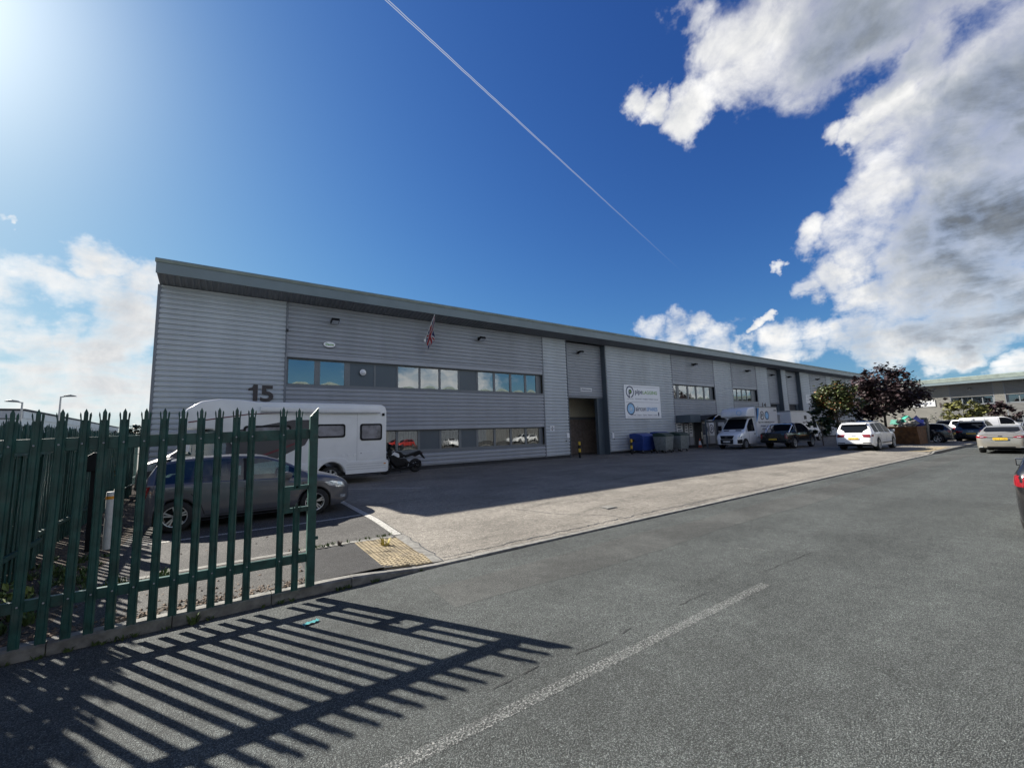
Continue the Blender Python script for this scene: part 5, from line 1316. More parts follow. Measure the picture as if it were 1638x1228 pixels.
# entrance canopy: a curved dark roof on two posts
ca = thing('entrance_canopy', 'dark canopy with curved top over the second unit entrance', 'canopy', (33.3, 19.0, .2))
m = MB()
arc = [(-1.6+3.2*k/10, 2.28+.42*math.sin(math.pi*k/10)) for k in range(11)]
m.prism(arc+[(a, b-.06) for a, b in arc[::-1]], 'y', -.55, 1.05); m.build('curved_roof', 'plinth', ca, smooth=40)
m = MB(); m.box(-1.65, 1.65, -.58, -.52, 2.06, 2.26); m.box(-3.1, -1.65, -.2, 1.05, 2.1, 2.7); m.build('front_beam', 'infill', ca)
for x in (-1.5, 1.5): MB().box(x-.05, x+.05, -.55, -.45, 0, 2.1).build('post', 'infill', ca)
m = MB(); m.tube([(-1.3,-.6,2.2),(-.6,-.62,2.2),(-.3,-.62,2.45),(.3,-.62,2.65)], .035, 6); m.build('canopy_sign_rail', 'chrome', ca)

# ================================================================ signs and fittings on the walls
def board(name, label, cat, u0, u1, z0, z1, y, th=.03, mat='signwhite', group=None):
    b = thing(name, label, cat, ((u0+u1)/2, y, (z0+z1)/2), 0, group)
    MB().box(-(u1-u0)/2, (u1-u0)/2, -th, 0, -(z1-z0)/2, (z1-z0)/2).build('panel', mat, b, bevel=.005); return b
YW = 20.06
sg = board('company_sign', 'white company sign with pipelagging above airconspares on the light wall panel', 'sign', 24.0, 28.22, 2.68, 5.17, YW, .05)
F = -.0505
def stext(s, size, mat, x, z, width=None, bold=0, al='LEFT'): return text(s, size, mat, sg, 'sign_lettering', (x, F, z), (1, 0, 0), (0, 0, 1), ext=.003, width=width, bold=bold, align=al)
ring(sg, (-1.48, F, .72), .36, .44, 'y-', 'navy', 'pipe_logo', gap=(-math.pi*.42, math.pi*1.5)); lp = ring(sg, (-1.45, F, .74), .085, .17, 'y-', 'ink', 'letter_p'); MB().box(-1.62, -1.54, F-.006, F, .28, .74).build('letter_stem', 'navy', sg)
ring(sg, (-1.43, F-.006, .76), .0, .08, 'y-', 'pgreen', 'logo_dot')
stext('pipe', .50, 'navy', -.92, .60, .88, .008); stext('LAGGING', .36, 'pgreen', -.0, .60, 1.72, .006)
MB().box(-2.0, 2.0, F-.004, F, -.035, -.02).build('divider_line', 'navy', sg); MB().box(-2.0, 2.0, F-.004, F, 1.1, 1.115).build('divider_line', 'navy', sg); MB().box(-1.9, 2.0, F-.004, F, -1.13, -1.115).build('divider_line', 'navy', sg)
ring(sg, (-1.48, F, -.53), .37, .45, 'y-', 'navy', 'aircon_logo'); ring(sg, (-1.48, F, -.53), .0, .37, 'y-', 'lblue', 'logo_disc')
for k in range(4):
    a = k*math.pi/4; m = MB(); m.tube([(-1.48-.25*math.cos(a), F-.008, -.53-.25*math.sin(a)), (-1.48+.25*math.cos(a), F-.008, -.53+.25*math.sin(a))], .018, 5); m.build('flake_arm', 'signwhite', sg)
stext('aircon', .50, 'navy', -.95, -.68, 1.22, .008); stext('SPARES', .38, 'pblue', .33, -.68, 1.32, .006)
for i, (s, x, w) in enumerate((('trade counter', -1.85, .75), ('Armacell', -.92, .72), ('Kingspan', -.05, .6), ('Rockwool', .68, .55), ('Isover', 1.35, .5))): stext(s, .13, 'navy' if i else 'galv', x, .18, w)
for s, x, w in (('Mitsubishi', -1.55, .62), ('Daikin', -.8, .5), ('Fujitsu', -.15, .48), ('Panasonic', .45, .55), ('Toshiba', 1.1, .5)): stext(s, .13, 'navy', x, -1.03, w)
MB().box(1.72, 1.85, F-.004, F, -1.06, -.78).build('emblem', 'navy', sg)
n15 = thing('unit_number', 'large dark number 15 fixed on the light cladding above the motorhome', 'number', (.78, 20.06, 3.53))
MB().prism([(.0,.42),(.0,.52),(.13,.56),(.18,.68),(.33,.68),(.33,0),(.165,0),(.165,.45)], 'y', -.05, -.015).build('digit_one', 'numeral', n15)
text('5', .93, 'numeral', n15, 'digit_five', (.40, -.03, 0), (1, 0, 0), (0, 0, 1), ext=.018, width=.48, bold=.025)
tag(text('14', .55, 'numeral', None, 'unit_number', (45.0, 20.055, 3.78), (1, 0, 0), (0, 0, 1), ext=.02, width=.85, bold=.015), 'dark number 14 on the wall above the white box van', 'number')
tag(text('13', .55, 'numeral', None, 'unit_number', (56.7, 20.055, 3.5), (1, 0, 0), (0, 0, 1), ext=.02, width=.85, bold=.015), 'dark number 13 on the wall beside the small rowan tree', 'number')
d = board('delivery_sign', 'small white delivery sign over the open loading door', 'sign', 20.05, 21.15, 4.60, 4.82, 20.1+.42-.04, .02); text('Deliveries', .17, 'ink', d, 'sign_lettering', (-.42, -.021, -.055), (1, 0, 0), (0, 0, 1), width=.84)
d = board('door_number_sign', 'small white square sign with a black 6 on the pier beside the loading door', 'sign', 16.85, 17.2, 1.9, 2.28, YW, .015); text('6', .3, 'ink', d, 'sign_lettering', (-.09, -.016, -.1), (1, 0, 0), (0, 0, 1), bold=.01)
d = board('notice_board', 'plain white notice board high on the wall near the dark downpipe at the rowan tree', 'sign', 56.2, 57.95, 4.34, 5.32, YW, .02)
for k in range(5): MB().box(-.6, .6-.15*(k % 2), -.0225, -.02, .32-.15*k, .36-.15*k).build('print_line', 'galv', d)
posters = [(30.3,31.2,1.12,2.27,'white poster of dark print in the shopfront nearest the grey bins'),(31.47,31.98,1.15,2.2,'narrow white poster in the middle shopfront pane'),(32.1,32.64,1.12,2.27,'white poster just left of the entrance door'),(34.13,34.98,1.12,2.27,'white poster with half round dark logo right of the door'),(35.1,35.98,1.12,2.27,'white poster with round pipe logo behind the box van nose')]
for i, (a, b, c, e, lb) in enumerate(posters):
    p = board('window_poster', lb, 'poster', a, b, c, e, 20.175, .004, group='posters in the shopfront')
    if i < 3:
        for k in range(4): MB().box(-(b-a)*.3, (b-a)*(.3-.08*(k % 2)), -.0065, -.004, .38-.22*k, .46-.22*k).build('print_line', 'navy', p)
    elif i == 3: ring(p, (-.05, -.0045, 0), .32, .42, 'y-', 'navy', 'round_logo'); MB().box(-.42, -.05, -.007, -.0045, -.5, .5).build('dark_half', 'navy', p)
    else: ring(p, (0, -.0045, .02), .30, .38, 'y-', 'navy', 'round_logo'); ring(p, (.02, -.0045, .05), .07, .15, 'y-', 'navy', 'letter_p'); MB().box(-.13, -.06, -.007, -.0045, -.3, .06).build('letter_stem', 'navy', p)
# oval alarm box, security dome, floodlights, flag
al = thing('alarm_box', 'white oval alarm box fixed above the upper office windows', 'alarm box', (3.84, 20.05, 6.17))
m = MB(); n = 24
for (r0_, d0) in ((1, 0),):
    pts = [(.26*math.cos(2*math.pi*k/n), .135*math.sin(2*math.pi*k/n)) for k in range(n)]
    m.prism(pts, 'y', -.07, 0)
m.build('housing', 'signwhite', al, bevel=.015, smooth=40)
pts = [(.275*math.cos(2*math.pi*k/n), .15*math.sin(2*math.pi*k/n)) for k in range(n)]; MB().prism(pts, 'y', -.03, .0).build('rim', 'black', al)
text('Dacre', .13, 'pgreen', al, 'sign_lettering', (-.17, -.071, -.04), (1, 0, 0), (0, 0, 1), width=.34, bold=.004)
dm = thing('security_dome', 'round white security camera dome on the dark infill panel', 'camera', (5.40, 20.215, 5.0))
MB().lathe([(.15, 0), (.15, -.04), (.11, -.06), (.105, -.1), (.07, -.15), (.001, -.165)], (0, 0, 0), 'y', 20).build('dome', 'signwhite', dm, smooth=50)
MB().lathe([(.155, .0), (.165, -.03), (.15, -.042)], (0, 0, 0), 'y', 20).build('ring', 'black', dm)
fl_lab = {4.01: 'black floodlight above the oval alarm box', 11.82: 'black floodlight right of the hanging flag', 19.96: 'black floodlight over the open loading door', 33.1: 'black floodlight over the second unit windows', 42.37: 'black floodlight above the white box van', 48.56: 'black floodlight over the first shuttered door', 52.73: 'black floodlight over the second shuttered door', 59.64: 'black floodlight above the notice board unit'}
for i, (x, lb) in enumerate(fl_lab.items()):
    yy = 20.5 if 18.6 < x < 22 or 47 < x < 50 or 51.6 < x < 55 else 20.06
    f = thing('floodlight', lb, 'floodlight', (x, yy, 7.25), 0, 'floodlights along the terrace wall')
    m = MB(); m.box(-.03, .03, -.32, .0, .05, .10); m.box(-.1, .1, -.03, .0, -.03, .14); m.box(-.03, .03, -.34, -.28, -.08, .10); m.build('bracket', 'black', f)
    m = MB(); m.prism([(-.50, -.02), (-.18, -.12), (-.14, .02), (-.44, .10)], 'x', -.17, .17); hd_ = m.build('lamp_head', 'black', f, bevel=.012)
    m = MB(); m.add([(-.14, -.498, -.034), (.14, -.498, -.034), (.14, -.20, -.128), (-.14, -.20, -.128)], [(0, 1, 2, 3)]); m.build('lens', 'clear', hd_)
fg = thing('flag', 'red white and blue flag hanging limp from a slanting pole under the eaves', 'flag', (8.5, 20.05, 6.85))
m = MB(); m.tube([(0, 0, 0), (.12, -1.0, 1.12)], .02, 8); m.lathe([(.001,-.03),(.035,0),(.001,.03)], (.12, -1.0, 1.14), 'z', 10); m.build('pole', 'white', fg, smooth=50)
MB().box(-.05, .05, -.08, .0, -.08, .06).build('bracket', 'white', fg)
MT['flagcloth'] = m_ = bpy.data.materials.new('flag_cloth'); m_.use_nodes = True
t_ = NT(m_.node_tree); uvn = t_.n('ShaderNodeAttribute', attribute_name='flag_uv').outputs['Vector']; sp_ = t_.n('ShaderNodeSeparateXYZ', {0: uvn})
U, V = t_.math('SUBTRACT', sp_.outputs[0], .5), t_.math('SUBTRACT', sp_.outputs[1], .5)
def band(e, w): return t_.math('LESS_THAN', t_.math('ABSOLUTE', e), w)
dg1, dg2 = t_.math('SUBTRACT', U, V), t_.math('ADD', U, V)
cW, cR = t_.math('MAXIMUM', band(U, .10), band(V, .17)), t_.math('MAXIMUM', band(U, .06), band(V, .10))
dW, dR = t_.math('MAXIMUM', band(dg1, .13), band(dg2, .13)), t_.math('MAXIMUM', band(dg1, .045), band(dg2, .045))
c_ = t_.mix(dW, (.015, .025, .12), (.55, .55, .57)); c_ = t_.mix(dR, c_, (.35, .02, .03)); c_ = t_.mix(cW, c_, (.55, .55, .57)); c_ = t_.mix(cR, c_, (.35, .02, .03))
t_.t.links.new(c_, m_.node_tree.nodes['Principled BSDF'].inputs['Base Color'])
vs_, fs_, uv_ = [], [], []
NU, NV = 18, 12
for j in range(NV+1):
    for i in range(NU+1):
        u, v = i/NU, j/NV                # v along the pole (0 = top), u away from the pole
        a = Vector((.12, -1.0, 1.12)).lerp(Vector((.01, -.1, .1)), v*.9)
        fold = math.sin(u*9+v*2)*.07*(.3+u)
        drop = u*(1.25 - .3*v)
        vs_.append((a.x+fold+.05*u, a.y+.22*u*(1-v)*0+math.cos(u*7+v)*.05*u+.38*u*(1-v)*.6, a.z-drop)); uv_.append((u, 1-v, 0))
for j in range(NV):
    for i in range(NU): q = j*(NU+1)+i; fs_.append((q, q+1, q+NU+2, q+NU+1))
o = MB().add(vs_, fs_).build('cloth', 'flagcloth', fg, smooth=80)
at_ = o.data.attributes.new('flag_uv', 'FLOAT_VECTOR', 'POINT'); at_.data.foreach_set('vector', [c for p in uv_ for c in p])
# small white control box and cable on the loading door pier, junction on the light panel
cb = thing('intercom_box', 'small white torn notice on the pier edge beside the loading door', 'notice', (18.3, 20.04, 1.62)); MB().box(-.1, .12, -.03, 0, -.16, .16).build('casing', 'signwhite', cb, bevel=.01); MB().box(-.2, -.12, -.02, 0, -.38, -.3).build('clip', 'black', cb)
cb = thing('door_control_box', 'white door control box on the light wall right of the loading door', 'control box', (22.55, 20.04, 1.5)); MB().box(-.08, .08, -.06, 0, -.2, .2).build('casing', 'signwhite', cb, bevel=.01); MB().box(.09, .11, -.03, 0, -.3, .25).build('conduit', 'black', cb)
wl = thing('wall_cable', 'thin pale cable fixed down the flashing beside the upper windows', 'cable', (2.12, 20.04, 5.2)); m = MB(); m.tube([(0, -.03, 2.0), (.02, -.03, .6), (-.02, -.03, .2), (0, -.03, -.3)], .012, 5); m.build('wire', 'galv', wl); MB().box(-.04, .04, -.06, 0, 1.38, 1.5).build('junction_box', 'plinth', wl)

# ================================================================ skip, litter, weeds
sk = thing('skip', 'rusty brown skip with grey end heaped with green and blue waste', 'skip', (43.2, 8.9, .15), RAD(0))
MT['rust'] = M('rusty_orange', (.12, .055, .02), rough=.85, var=.5, scale=3, dirt=.6); MT['skipgrey'] = M('skip_grey', (.11, .105, .09), rough=.7, var=.3, scale=5, dirt=.5)
MB().prism([(-1.25,0),(1.1,0),(1.6,1.25),(-1.75,1.25)], 'y', -.85, .85).build('body', 'rust', sk, bevel=.03)
m = MB(); m.prism([(-1.86,1.2),(-1.86,1.32),(1.7,1.32),(1.7,1.2)], 'y', -.9, .9); m.build('top_rim', 'rust', sk, bevel=.02)
m = MB(); m.prism([(.9,0),(1.12,-.02),(1.66,1.3),(1.5,1.85),(1.15,1.95),(.95,1.3)], 'y', -.93, -.55); m.prism([(.9,0),(1.12,-.02),(1.66,1.3),(1.5,1.85),(1.15,1.95),(.95,1.3)], 'y', .55, .93); m.box(1.0, 1.35, -.55, .55, .2, 1.8); m.build('end_plate', 'skipgrey', sk, bevel=.02)
MT['teal'] = M('teal_waste', (.03, .22, .16), rough=.5, var=.5, scale=3); MT['deepblue'] = M('blue_waste', (.01, .02, .16), rough=.4); MT['rubble'] = M('mixed_waste', (.16, .15, .13), rough=.9, var=.6, scale=5)
def heap(parent, name, mat, c, s, n, size):
    m = MB()
    for k in range(n):
        p = Vector((random.gauss(0, .4)*s[0], random.gauss(0, .4)*s[1], abs(random.gauss(0, .5))*s[2])); q = size*random.uniform(.5, 1.5)
        a = random.random()*6; M3 = Matrix.Rotation(a, 3, (random.random(), random.random(), random.random()))
        b = [M3 @ Vector((x*q, y*q*random.uniform(.3, 1), z*q*.6)) for x in (-.5, .5) for y in (-.5, .5) for z in (-.5, .5)]
        m.add([tuple(Vector(c)+p+v) for v in b], [(0,1,3,2),(4,6,7,5),(0,4,5,1),(2,3,7,6),(0,2,6,4),(1,5,7,3)])
    return m.build(name, mat, parent)
for nm, mt, c, s, n, q in (('teal_sheeting', 'teal', (.1, 0, 1.45), (.9, .8, .4), 14, .5), ('blue_drum', 'deepblue', (.5, -.5, 1.35), (.3, .3, .25), 6, .5), ('waste_heap', 'rubble', (-.7, 0, 1.3), (.9, .8, .45), 30, .4)):
    o = heap(sk, nm, mt, c, s, n, q); o['kind'] = 'stuff'
bt_ = thing('blue_tarpaulin', 'bright blue tarpaulin heap showing over the white SUV roof', 'tarpaulin', (43.5, 11.5, .2))
MB().prism([(-.7,0),(.7,0),(.6,1.4),(.3,1.78),(-.3,1.8),(-.6,1.4)], 'y', -.55, .55).build('cover', 'pblue', bt_, bevel=.15, seg=3, smooth=50)
lt = thing('plastic_wrapper', 'torn turquoise plastic wrapper lying in the fence shadow on the road', 'wrapper', (.83, 4.96, .0), .4); lt.scale = (.75, .75, .75)
MT['turq'] = M('turquoise_plastic', (.07, .25, .26), rough=.3, spec=.6, var=.3, scale=30)
m = MB(); vs_ = []; 
for j in range(5):
    for i in range(9): vs_.append((-.11+.0275*i, -.035+.0175*j+.012*math.sin(i*.8), .006+.022*abs(math.sin(i*1.3+j*.9))))
m.add(vs_, [(j*9+i, j*9+i+1, j*9+i+10, j*9+i+9) for j in range(4) for i in range(8)]).build('film', 'turq', lt, smooth=60)
def blades(name, mat, spots, n, h, spread, kind=None, parent=None, wide=.006):
    m = MB()
    for (x, y, z) in spots:
        for k in range(n):
            a = random.random()*6.283; r = spread*random.random()**.6; bx_, by_ = x+r*math.cos(a)*.5, y+r*math.sin(a)*.5
            hh = h*random.uniform(.4, 1.1); dx, dy = math.cos(a)*hh*random.uniform(.2, .8), math.sin(a)*hh*random.uniform(.2, .8); px_, py_ = -math.sin(a)*wide*random.uniform(.6, 1.6), math.cos(a)*wide*random.uniform(.6, 1.6)
            m.add([(bx_-px_, by_-py_, z), (bx_+px_, by_+py_, z), (bx_+dx*.5+px_, by_+dy*.5+py_, z+hh*.65), (bx_+dx*.5-px_, by_+dy*.5-py_, z+hh*.65), (bx_+dx, by_+dy, z+hh*.9)], [(0, 1, 2, 3), (3, 2, 4)])
    o = m.build(name, mat, parent)
    if kind: o['kind'] = kind
    return o
R_ = random.uniform
spots = [(R_(-2, 2.7), 5.785+R_(-.02, .01), 0) for _ in range(34)] + [(R_(1.0, 2.6), 7.56+R_(-.05, .05), .15) for _ in range(16)]
blades('grass', 'grass', spots, 9, .05, .06, 'stuff')
sp_ = [(R_(-2.2, -1.35), R_(6.2, 9.5), .13) for _ in range(90)] + [(R_(-1.35, -.5), R_(7.2, 7.5), .14) for _ in range(14)]
blades('weeds', 'grass', sp_, 12, .11, .14, 'stuff', wide=.008)
for (x, y, mt, n, h, lb, nm) in ((2.28, 7.05, 'weed', 20, .15, 'dry yellow weed growing out of the tactile paving', 'weed'), (1.66, 7.50, 'bark', 16, .09, 'small withered brown weed on the edging by the footpath', 'weed'), (-.17, 5.77, 'grass', 16, .11, 'small green weed at the foot of the kerb below the gate', 'weed')):
    w_ = blades(nm, mt, [(0, 0, 0)], n, h, h*.8, wide=.011); w_.location = (x, y, zg(x, y) if y > 5.9 else 0); tag(w_, lb, 'weed')
wm = thing('leafy_plant', 'low bright leafed plant in the soil behind the gate at the left edge', 'plant', (-2.05, 7.0, .12))
m = MB()
for k in range(160):
    a = R_(0, 6.28); r = .42*random.random()**.5; z = R_(.03, .34)*(1.1-r); s = R_(.025, .06); c = Vector((r*math.cos(a), r*math.sin(a), z)); Q = Matrix.Rotation(R_(0, 6), 3, (R_(-1, 1), R_(-1, 1), 1))
    m.add([tuple(c+Q @ Vector(v)) for v in ((-s, 0, 0), (0, -s*.5, .01), (s, 0, 0), (0, s*.5, .01))], [(0, 1, 2, 3)])
m.build('leaves', M('pale_leaf', (.20, .24, .06), rough=.6, var=.4, scale=15), wm); MB().tube([(0, 0, -.02), (.02, .01, .22)], .012, 5).build('stem', 'bark', wm)
# leaf litter and stones in the soil behind the kerb
m = MB()
for k in range(1500):
    x, y = R_(-2.6, 1.0), 5.94+abs(random.gauss(0, .13)) if random.random() < .62 else R_(5.95, 9.8)
    if x > -1.2 and y > 6.5 and random.random() < .85: continue
    s = R_(.008, .03); z = zg(x, y)+.004; a = R_(0, 6.28); c, sn = math.cos(a), math.sin(a)
    if random.random() < .5:
        h = s*R_(.2, .9); m.add([(x+c*s, y+sn*s, z), (x-sn*s*.7, y+c*s*.7, z), (x-c*s, y-sn*s, z), (x+sn*s*.7, y-c*s*.7, z), (x, y, z+h)], [(0, 1, 4), (1, 2, 4), (2, 3, 4), (3, 0, 4)])
    else: m.add([(x+c*s, y+sn*s, z+R_(0, s*.6)), (x-sn*s*.5, y+c*s*.5, z+.004), (x-c*s, y-sn*s, z+R_(0, s*.6)), (x+sn*s*.5, y-c*s*.5, z+.003)], [(0, 1, 2, 3)])
o = m.build('leaf_litter', ['debris'], None); o['kind'] = 'stuff'
pl_ = thing('timber_edging', 'weathered timber edging board along the soil strip behind the gate', 'board', (-1.62, 7.2, .12)); MB().prism([(-.35, -1.0), (-.28, -1.0), (.10, .9), (.03, .9)], 'z', -.05, .05).build('plank', 'bark', pl_)

# ================================================================ trees
def leaf_mats(base, amber=None):
    o = []
    for i, f in enumerate((.6, 1.0, 1.5)):
        o.append(M('leaf', tuple(c*f for c in base), rough=.6, var=.3, scale=3))
    if amber: o.append(M('leaf_turning', amber, rough=.6, var=.3, scale=3))
    return o
def tree(name, label, cat_loc, h, trunk_h, crown, mats, nclump, nleaf, size, seed, cat='tree', group=None, amber=0.0, limbs=7, trunk_r=.09, top_amber=False):
    random.seed(seed)
    t = thing(name, label, cat, cat_loc, 0, group)
    cx, cy, cz, rx, ry, rz_ = crown
    tk_ = MB(); tk_.tube([(0, 0, -.1), (.02, .03, trunk_h*.5), (cx*.4, cy*.4, trunk_h), (cx, cy, cz+rz_*.3)], [trunk_r, trunk_r*.8, trunk_r*.65, trunk_r*.2], 8)
    cl = []
    for k in range(nclump):
        while True:
            p = Vector((R_(-1, 1), R_(-1, 1), R_(-1, 1)))
            if .3 < p.length < 1: break
        p = p.normalized()*(p.length**.6)
        wob = 1 + .25*math.sin(p.x*5+seed)*math.cos(p.y*4+seed*2)
        cl.append(Vector((cx+p.x*rx*wob, cy+p.y*ry*wob, cz+p.z*rz_*(.9+.2*math.sin(p.x*7+seed)))))
    for k in range(limbs):
        q = cl[(k*7) % len(cl)]; b = Vector((cx*.3, cy*.3, trunk_h*R_(.75, 1.1)))
        mid_ = b.lerp(q, .5)+Vector((0, 0, .12)); tk_.tube([b, mid_, q], [trunk_r*.4, trunk_r*.25, trunk_r*.08], 5)
    tk_.build('trunk', 'bark', t, smooth=60)
    m = MB()
    for q in cl:
        cr = min(rx, ry, rz_)*R_(.20, .34); tone = random.random()
        for k in range(nleaf):
            d = Vector((random.gauss(0, .5), random.gauss(0, .5), random.gauss(0, .42)))*cr; c = q+d
            s = size*R_(.6, 1.35); Q = Matrix.Rotation(R_(0, 6.28), 3, 'Z') @ Matrix.Rotation(R_(-1.1, 1.1), 3, 'X') @ Matrix.Rotation(R_(-.5, .5), 3, 'Y')
            v = [Vector((-s*.5, 0, 0)), Vector((-s*.12, -s*.38, -s*.06)), Vector((s*.5, 0, -s*.12)), Vector((-s*.12, s*.38, -s*.06))]
            r = random.random()
            mi = 0 if r < .33 else 1 if r < .75 else 2
            if len(mats) > 3 and random.random() < amber*(1.6 if tone > .5 else .4): mi = 3
            m.add([tuple(c+Q @ a) for a in v], [(0, 1, 2), (0, 2, 3)], mi)
    m.build('crown', mats, t)
    return t
GL = leaf_mats((.042, .056, .014), (.15, .07, .02)); DG = leaf_mats((.018, .035, .012)); PUR = leaf_mats((.030, .016, .018)); YG = leaf_mats((.13, .13, .035)); LG = leaf_mats((.045, .07, .02))
tree('rowan_tree', 'small rowan tree with green and orange leaves left of the white SUV', (39.0, 12.0, .2), 5, 1.9, (.0, 0, 3.45, 1.4, 1.4, 1.3), GL, 66, 85, .19, 3, amber=.15)
tree('ivy_shrub', 'dark green shrub growing low beside the trunk of the small rowan tree', (37.6, 12.6, .2), 3, .9, (0, 0, 1.75, .75, .75, 1.35), DG, 22, 50, .22, 5, 'shrub', limbs=3, trunk_r=.05)
tree('purple_maple', 'tall purple leaved maple tree behind the white SUV and the skip', (45.2, 10.6, .15), 6.4, 2.3, (-.1, 0, 3.95, 2.5, 2.4, 2.0), PUR, 90, 90, .26, 8, limbs=12, trunk_r=.12)
tree('young_tree', 'yellow green young tree in front of the far unit below number ten', (83, 11.2, .1), 5, 1.4, (0, 0, 2.9, 2.2, 2.1, 1.5), YG, 40, 46, .34, 12, limbs=5)
tree('young_tree', 'small purple tree right of the yellow green one at the far unit', (86, 8.7, .1), 5, 1.6, (0, 0, 3.2, 1.3, 1.2, 1.2), PUR, 22, 36, .34, 14, limbs=4, trunk_r=.06)
tree('sapling', 'spindly purple sapling against the pale pier of the far unit', (90, 7.6, .1), 4, 1.3, (0, 0, 2.3, .9, .9, .9), PUR, 14, 26, .3, 15, limbs=4, trunk_r=.05)
tree('sapling', 'thin bare looking sapling in front of the white sign of the far unit', (80, 13.2, .1), 4, 1.2, (0, 0, 1.9, 1.0, 1.0, 1.0), DG, 9, 10, .2, 17, limbs=8, trunk_r=.05)
tree('broadleaf_tree', 'leafy tree out of frame at left whose shade falls over the near road', (-5.75, 9.6, .1), 5.6, 1.3, (0, 0, 3.5, 1.75, 1.7, 1.9), LG, 64, 60, .17, 21, limbs=8)
tree('hedge_bush', 'tall bush with sunlit yellowish leaves behind the side fence', (-3.1, 15.5, .1), 2.2, .6, (0, 0, 1.2, .7, 1.2, .85), YG, 26, 50, .10, 23, 'shrub', limbs=4, trunk_r=.04)
tree('distant_tree', 'dark distant tree showing low between fence and grey unit corner', (-13.5, 118, 0), 7, 2, (0, 0, 3.9, 3.4, 3, 2.3), DG, 40, 40, .6, 25, limbs=4)
tree('distant_tree', 'second dark distant tree low beside the grey unit corner', (-20, 122, 0), 7, 2, (0, 0, 3.4, 3.6, 3, 2.0), DG, 40, 40, .6, 27, limbs=4)
random.seed(99)

# ================================================================ other buildings
far = thing('far_warehouse', 'stone grey warehouse with number ten and white sign closing the road end', 'building', (100, 22, .1), RAD(-90))
FS = [(-6, 7.25, 'light'), (7.25, 12.05, 'office', dict(up=panes(7.45, 11.85, 4), low=panes(7.45, 11.85, 4), blind=.3)), (12.05, 13.2, 'light'), (13.2, 18.2, 'office', dict(up=panes(13.5, 17.9, 4), low=panes(13.5, 17.9, 4), blind=.3)), (18.2, 21, 'light'), (21, 26, 'office', dict(up=panes(21.3, 25.7, 4), low=panes(21.3, 25.7, 4))), (26, 44, 'light')]
MT['clad_stone_dark'] = M('darker_stone_cladding', (.165, .165, .16), rough=.5, var=.06, scale=.6)
warehouse(far, FS, .1, 7.45, 8.62, 1.5, 30, light='clad_stone', dark='clad_stone_dark')
b = thing('company_sign', 'white sign with blue lettering and arrow heads on the far stone grey unit', 'sign', (99.94, 18.1, 4.75), RAD(-90))
MB().box(-1.48, 1.48, -.08, 0, -.57, .57).build('panel', M('dull_white_panel', (.5, .51, .51), rough=.6, var=.02), b, bevel=.01)
text('Surgical', .42, 'navy', b, 'sign_lettering', (-1.1, -.082, -.16), (1, 0, 0), (0, 0, 1), width=1.25, bold=.012); MB().box(-.65, -.4, -.086, -.082, .26, .42).build('logo_mark', 'navy', b)
for x in (.3, .72): MB().prism([(x, .2), (x+.12, .2), (x+.36, 0), (x+.12, -.2), (x, -.2), (x+.2, 0)], 'y', -.086, -.082).build('arrow_head', 'navy', b)
tag(text('10', .95, 'numeral', None, 'unit_number', (99.93, 16.35, 4.02), (0, -1, 0), (0, 0, 1), ext=.02, width=1.05, bold=.03), 'dark number 10 on the stone grey wall of the far unit', 'number')
f = dup([o for o in col.objects if o.name.startswith('floodlight') and o.parent is None][0], (99.9, 12.4, 6.75), RAD(-90), 'dark floodlight under the eaves of the far stone grey unit')
f['group'] = 'floodlights on the far unit'
opp = thing('opposite_warehouse', 'grey warehouse across the road behind the photographer mirrored in the windows', 'building', (70, -19, 0), RAD(180))
warehouse(opp, [(-20, 2, 'light'), (2, 18, 'office', dict(up=panes(2.3, 17.7, 9))), (18, 34, 'light'), (34, 50, 'office', dict(up=panes(34.3, 49.7, 9))), (50, 66, 'light'), (66, 82, 'office', dict(up=panes(66.3, 81.7, 9))), (82, 110, 'light')], 0, 7.6, 8.6, 1.1, 30, light='clad_stone_dark', dark='flash')
kb2 = MB().box(-60, 99, -1.25, -1.1, -.2, .11).build('opposite_kerb', 'kerb'); kb2['kind'] = 'structure'
fy2 = MB().box(-60, 99, -19.2, -1.25, -.2, .09).build('opposite_yard', 'carpark'); fy2['kind'] = 'structure'
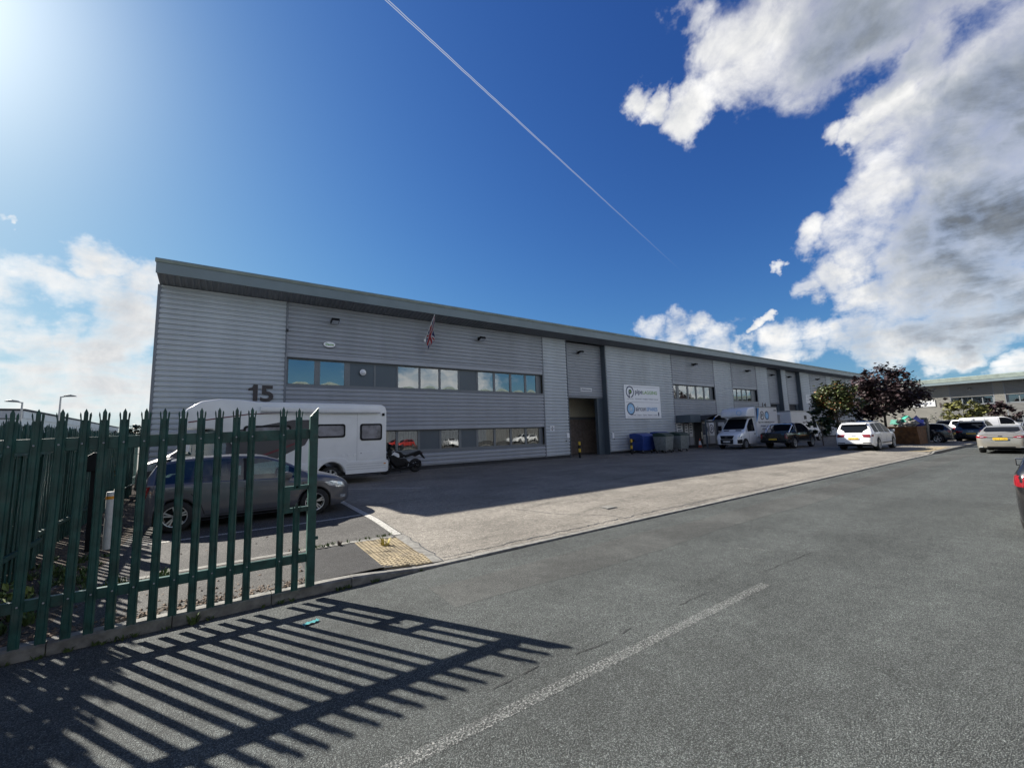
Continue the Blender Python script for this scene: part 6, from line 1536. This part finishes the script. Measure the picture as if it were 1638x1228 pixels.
# light grey sheds beyond the fence at left
lw = thing('grey_shed', 'long light grey shed with dark eaves line beyond the fence at left', 'building', (0, 0, 0))
c0, c1, c2 = Vector((-16.9, 63.2)), Vector((-19.4, 127)), Vector((-58, 55))
def wall2(a, b, z0, z1, mat, name, off=0.0):
    d = (b-a).normalized(); n = Vector((d.y, -d.x))*off
    m = MB(); a2, b2 = a+n, b+n; e = Vector((-d.y, d.x))*.25
    m.add([(a2.x, a2.y, z0), (b2.x, b2.y, z0), (b2.x, b2.y, z1), (a2.x, a2.y, z1), (a2.x+e.x, a2.y+e.y, z0), (b2.x+e.x, b2.y+e.y, z0), (b2.x+e.x, b2.y+e.y, z1), (a2.x+e.x, a2.y+e.y, z1)], [(0,1,2,3),(7,6,5,4),(3,2,6,7),(0,4,5,1),(0,3,7,4),(1,5,6,2)])
    return m.build(name, mat, lw)
wall2(c2, c0, 0, 4.9, 'clad_light', 'wall'); wall2(c0, c1, 0, 4.9, 'clad_light', 'wall'); wall2(c2, c0, 4.9, 5.65, 'clad_dark', 'eaves_band', .1); wall2(c0, c1, 4.9, 5.65, 'clad_light', 'eaves_band', .1)
wall2(c2, c0, 5.65, 5.85, 'plinth', 'gutter', .18); wall2(c0, c1, 5.65, 5.85, 'plinth', 'gutter', .18); wall2(c2, c0, 4.8, 4.9, 'plinth', 'drip_edge', .06)
MB().add([(c2.x, c2.y, 5.8), (c0.x, c0.y, 5.8), (c1.x, c1.y, 5.8), (-70, 130, 5.8)], [(0, 1, 2, 3)]).build('roof', 'roofsheet', lw)
for i, (x, y, h, s, lb) in enumerate(((-12.1, 45.0, 5.25, -1, 'street lamp rising beyond the fence at the far left'), (-10.3, 45.5, 5.75, 1, 'street lamp rising beyond the fence nearer to the grey unit'))):
    l_ = thing('street_lamp', lb, 'street lamp', (x, y, -.05), 0, 'street lamps beyond the fence')
    m = MB(); m.tube([(0, 0, 0), (0, 0, h*.5), (0, 0, h)], [.09, .07, .05], 8); m.tube([(0, 0, h-.05), (s*.25, 0, h+.02)], .04, 6); m.build('column', 'galv', l_, smooth=50)
    m = MB(); m.prism([(s*.15, h-.02), (s*.85, h+.02), (s*.8, h+.08), (s*.5, h+.16), (s*.2, h+.1)], 'y', -.16, .16); m.build('lantern', 'frame', l_, bevel=.03)
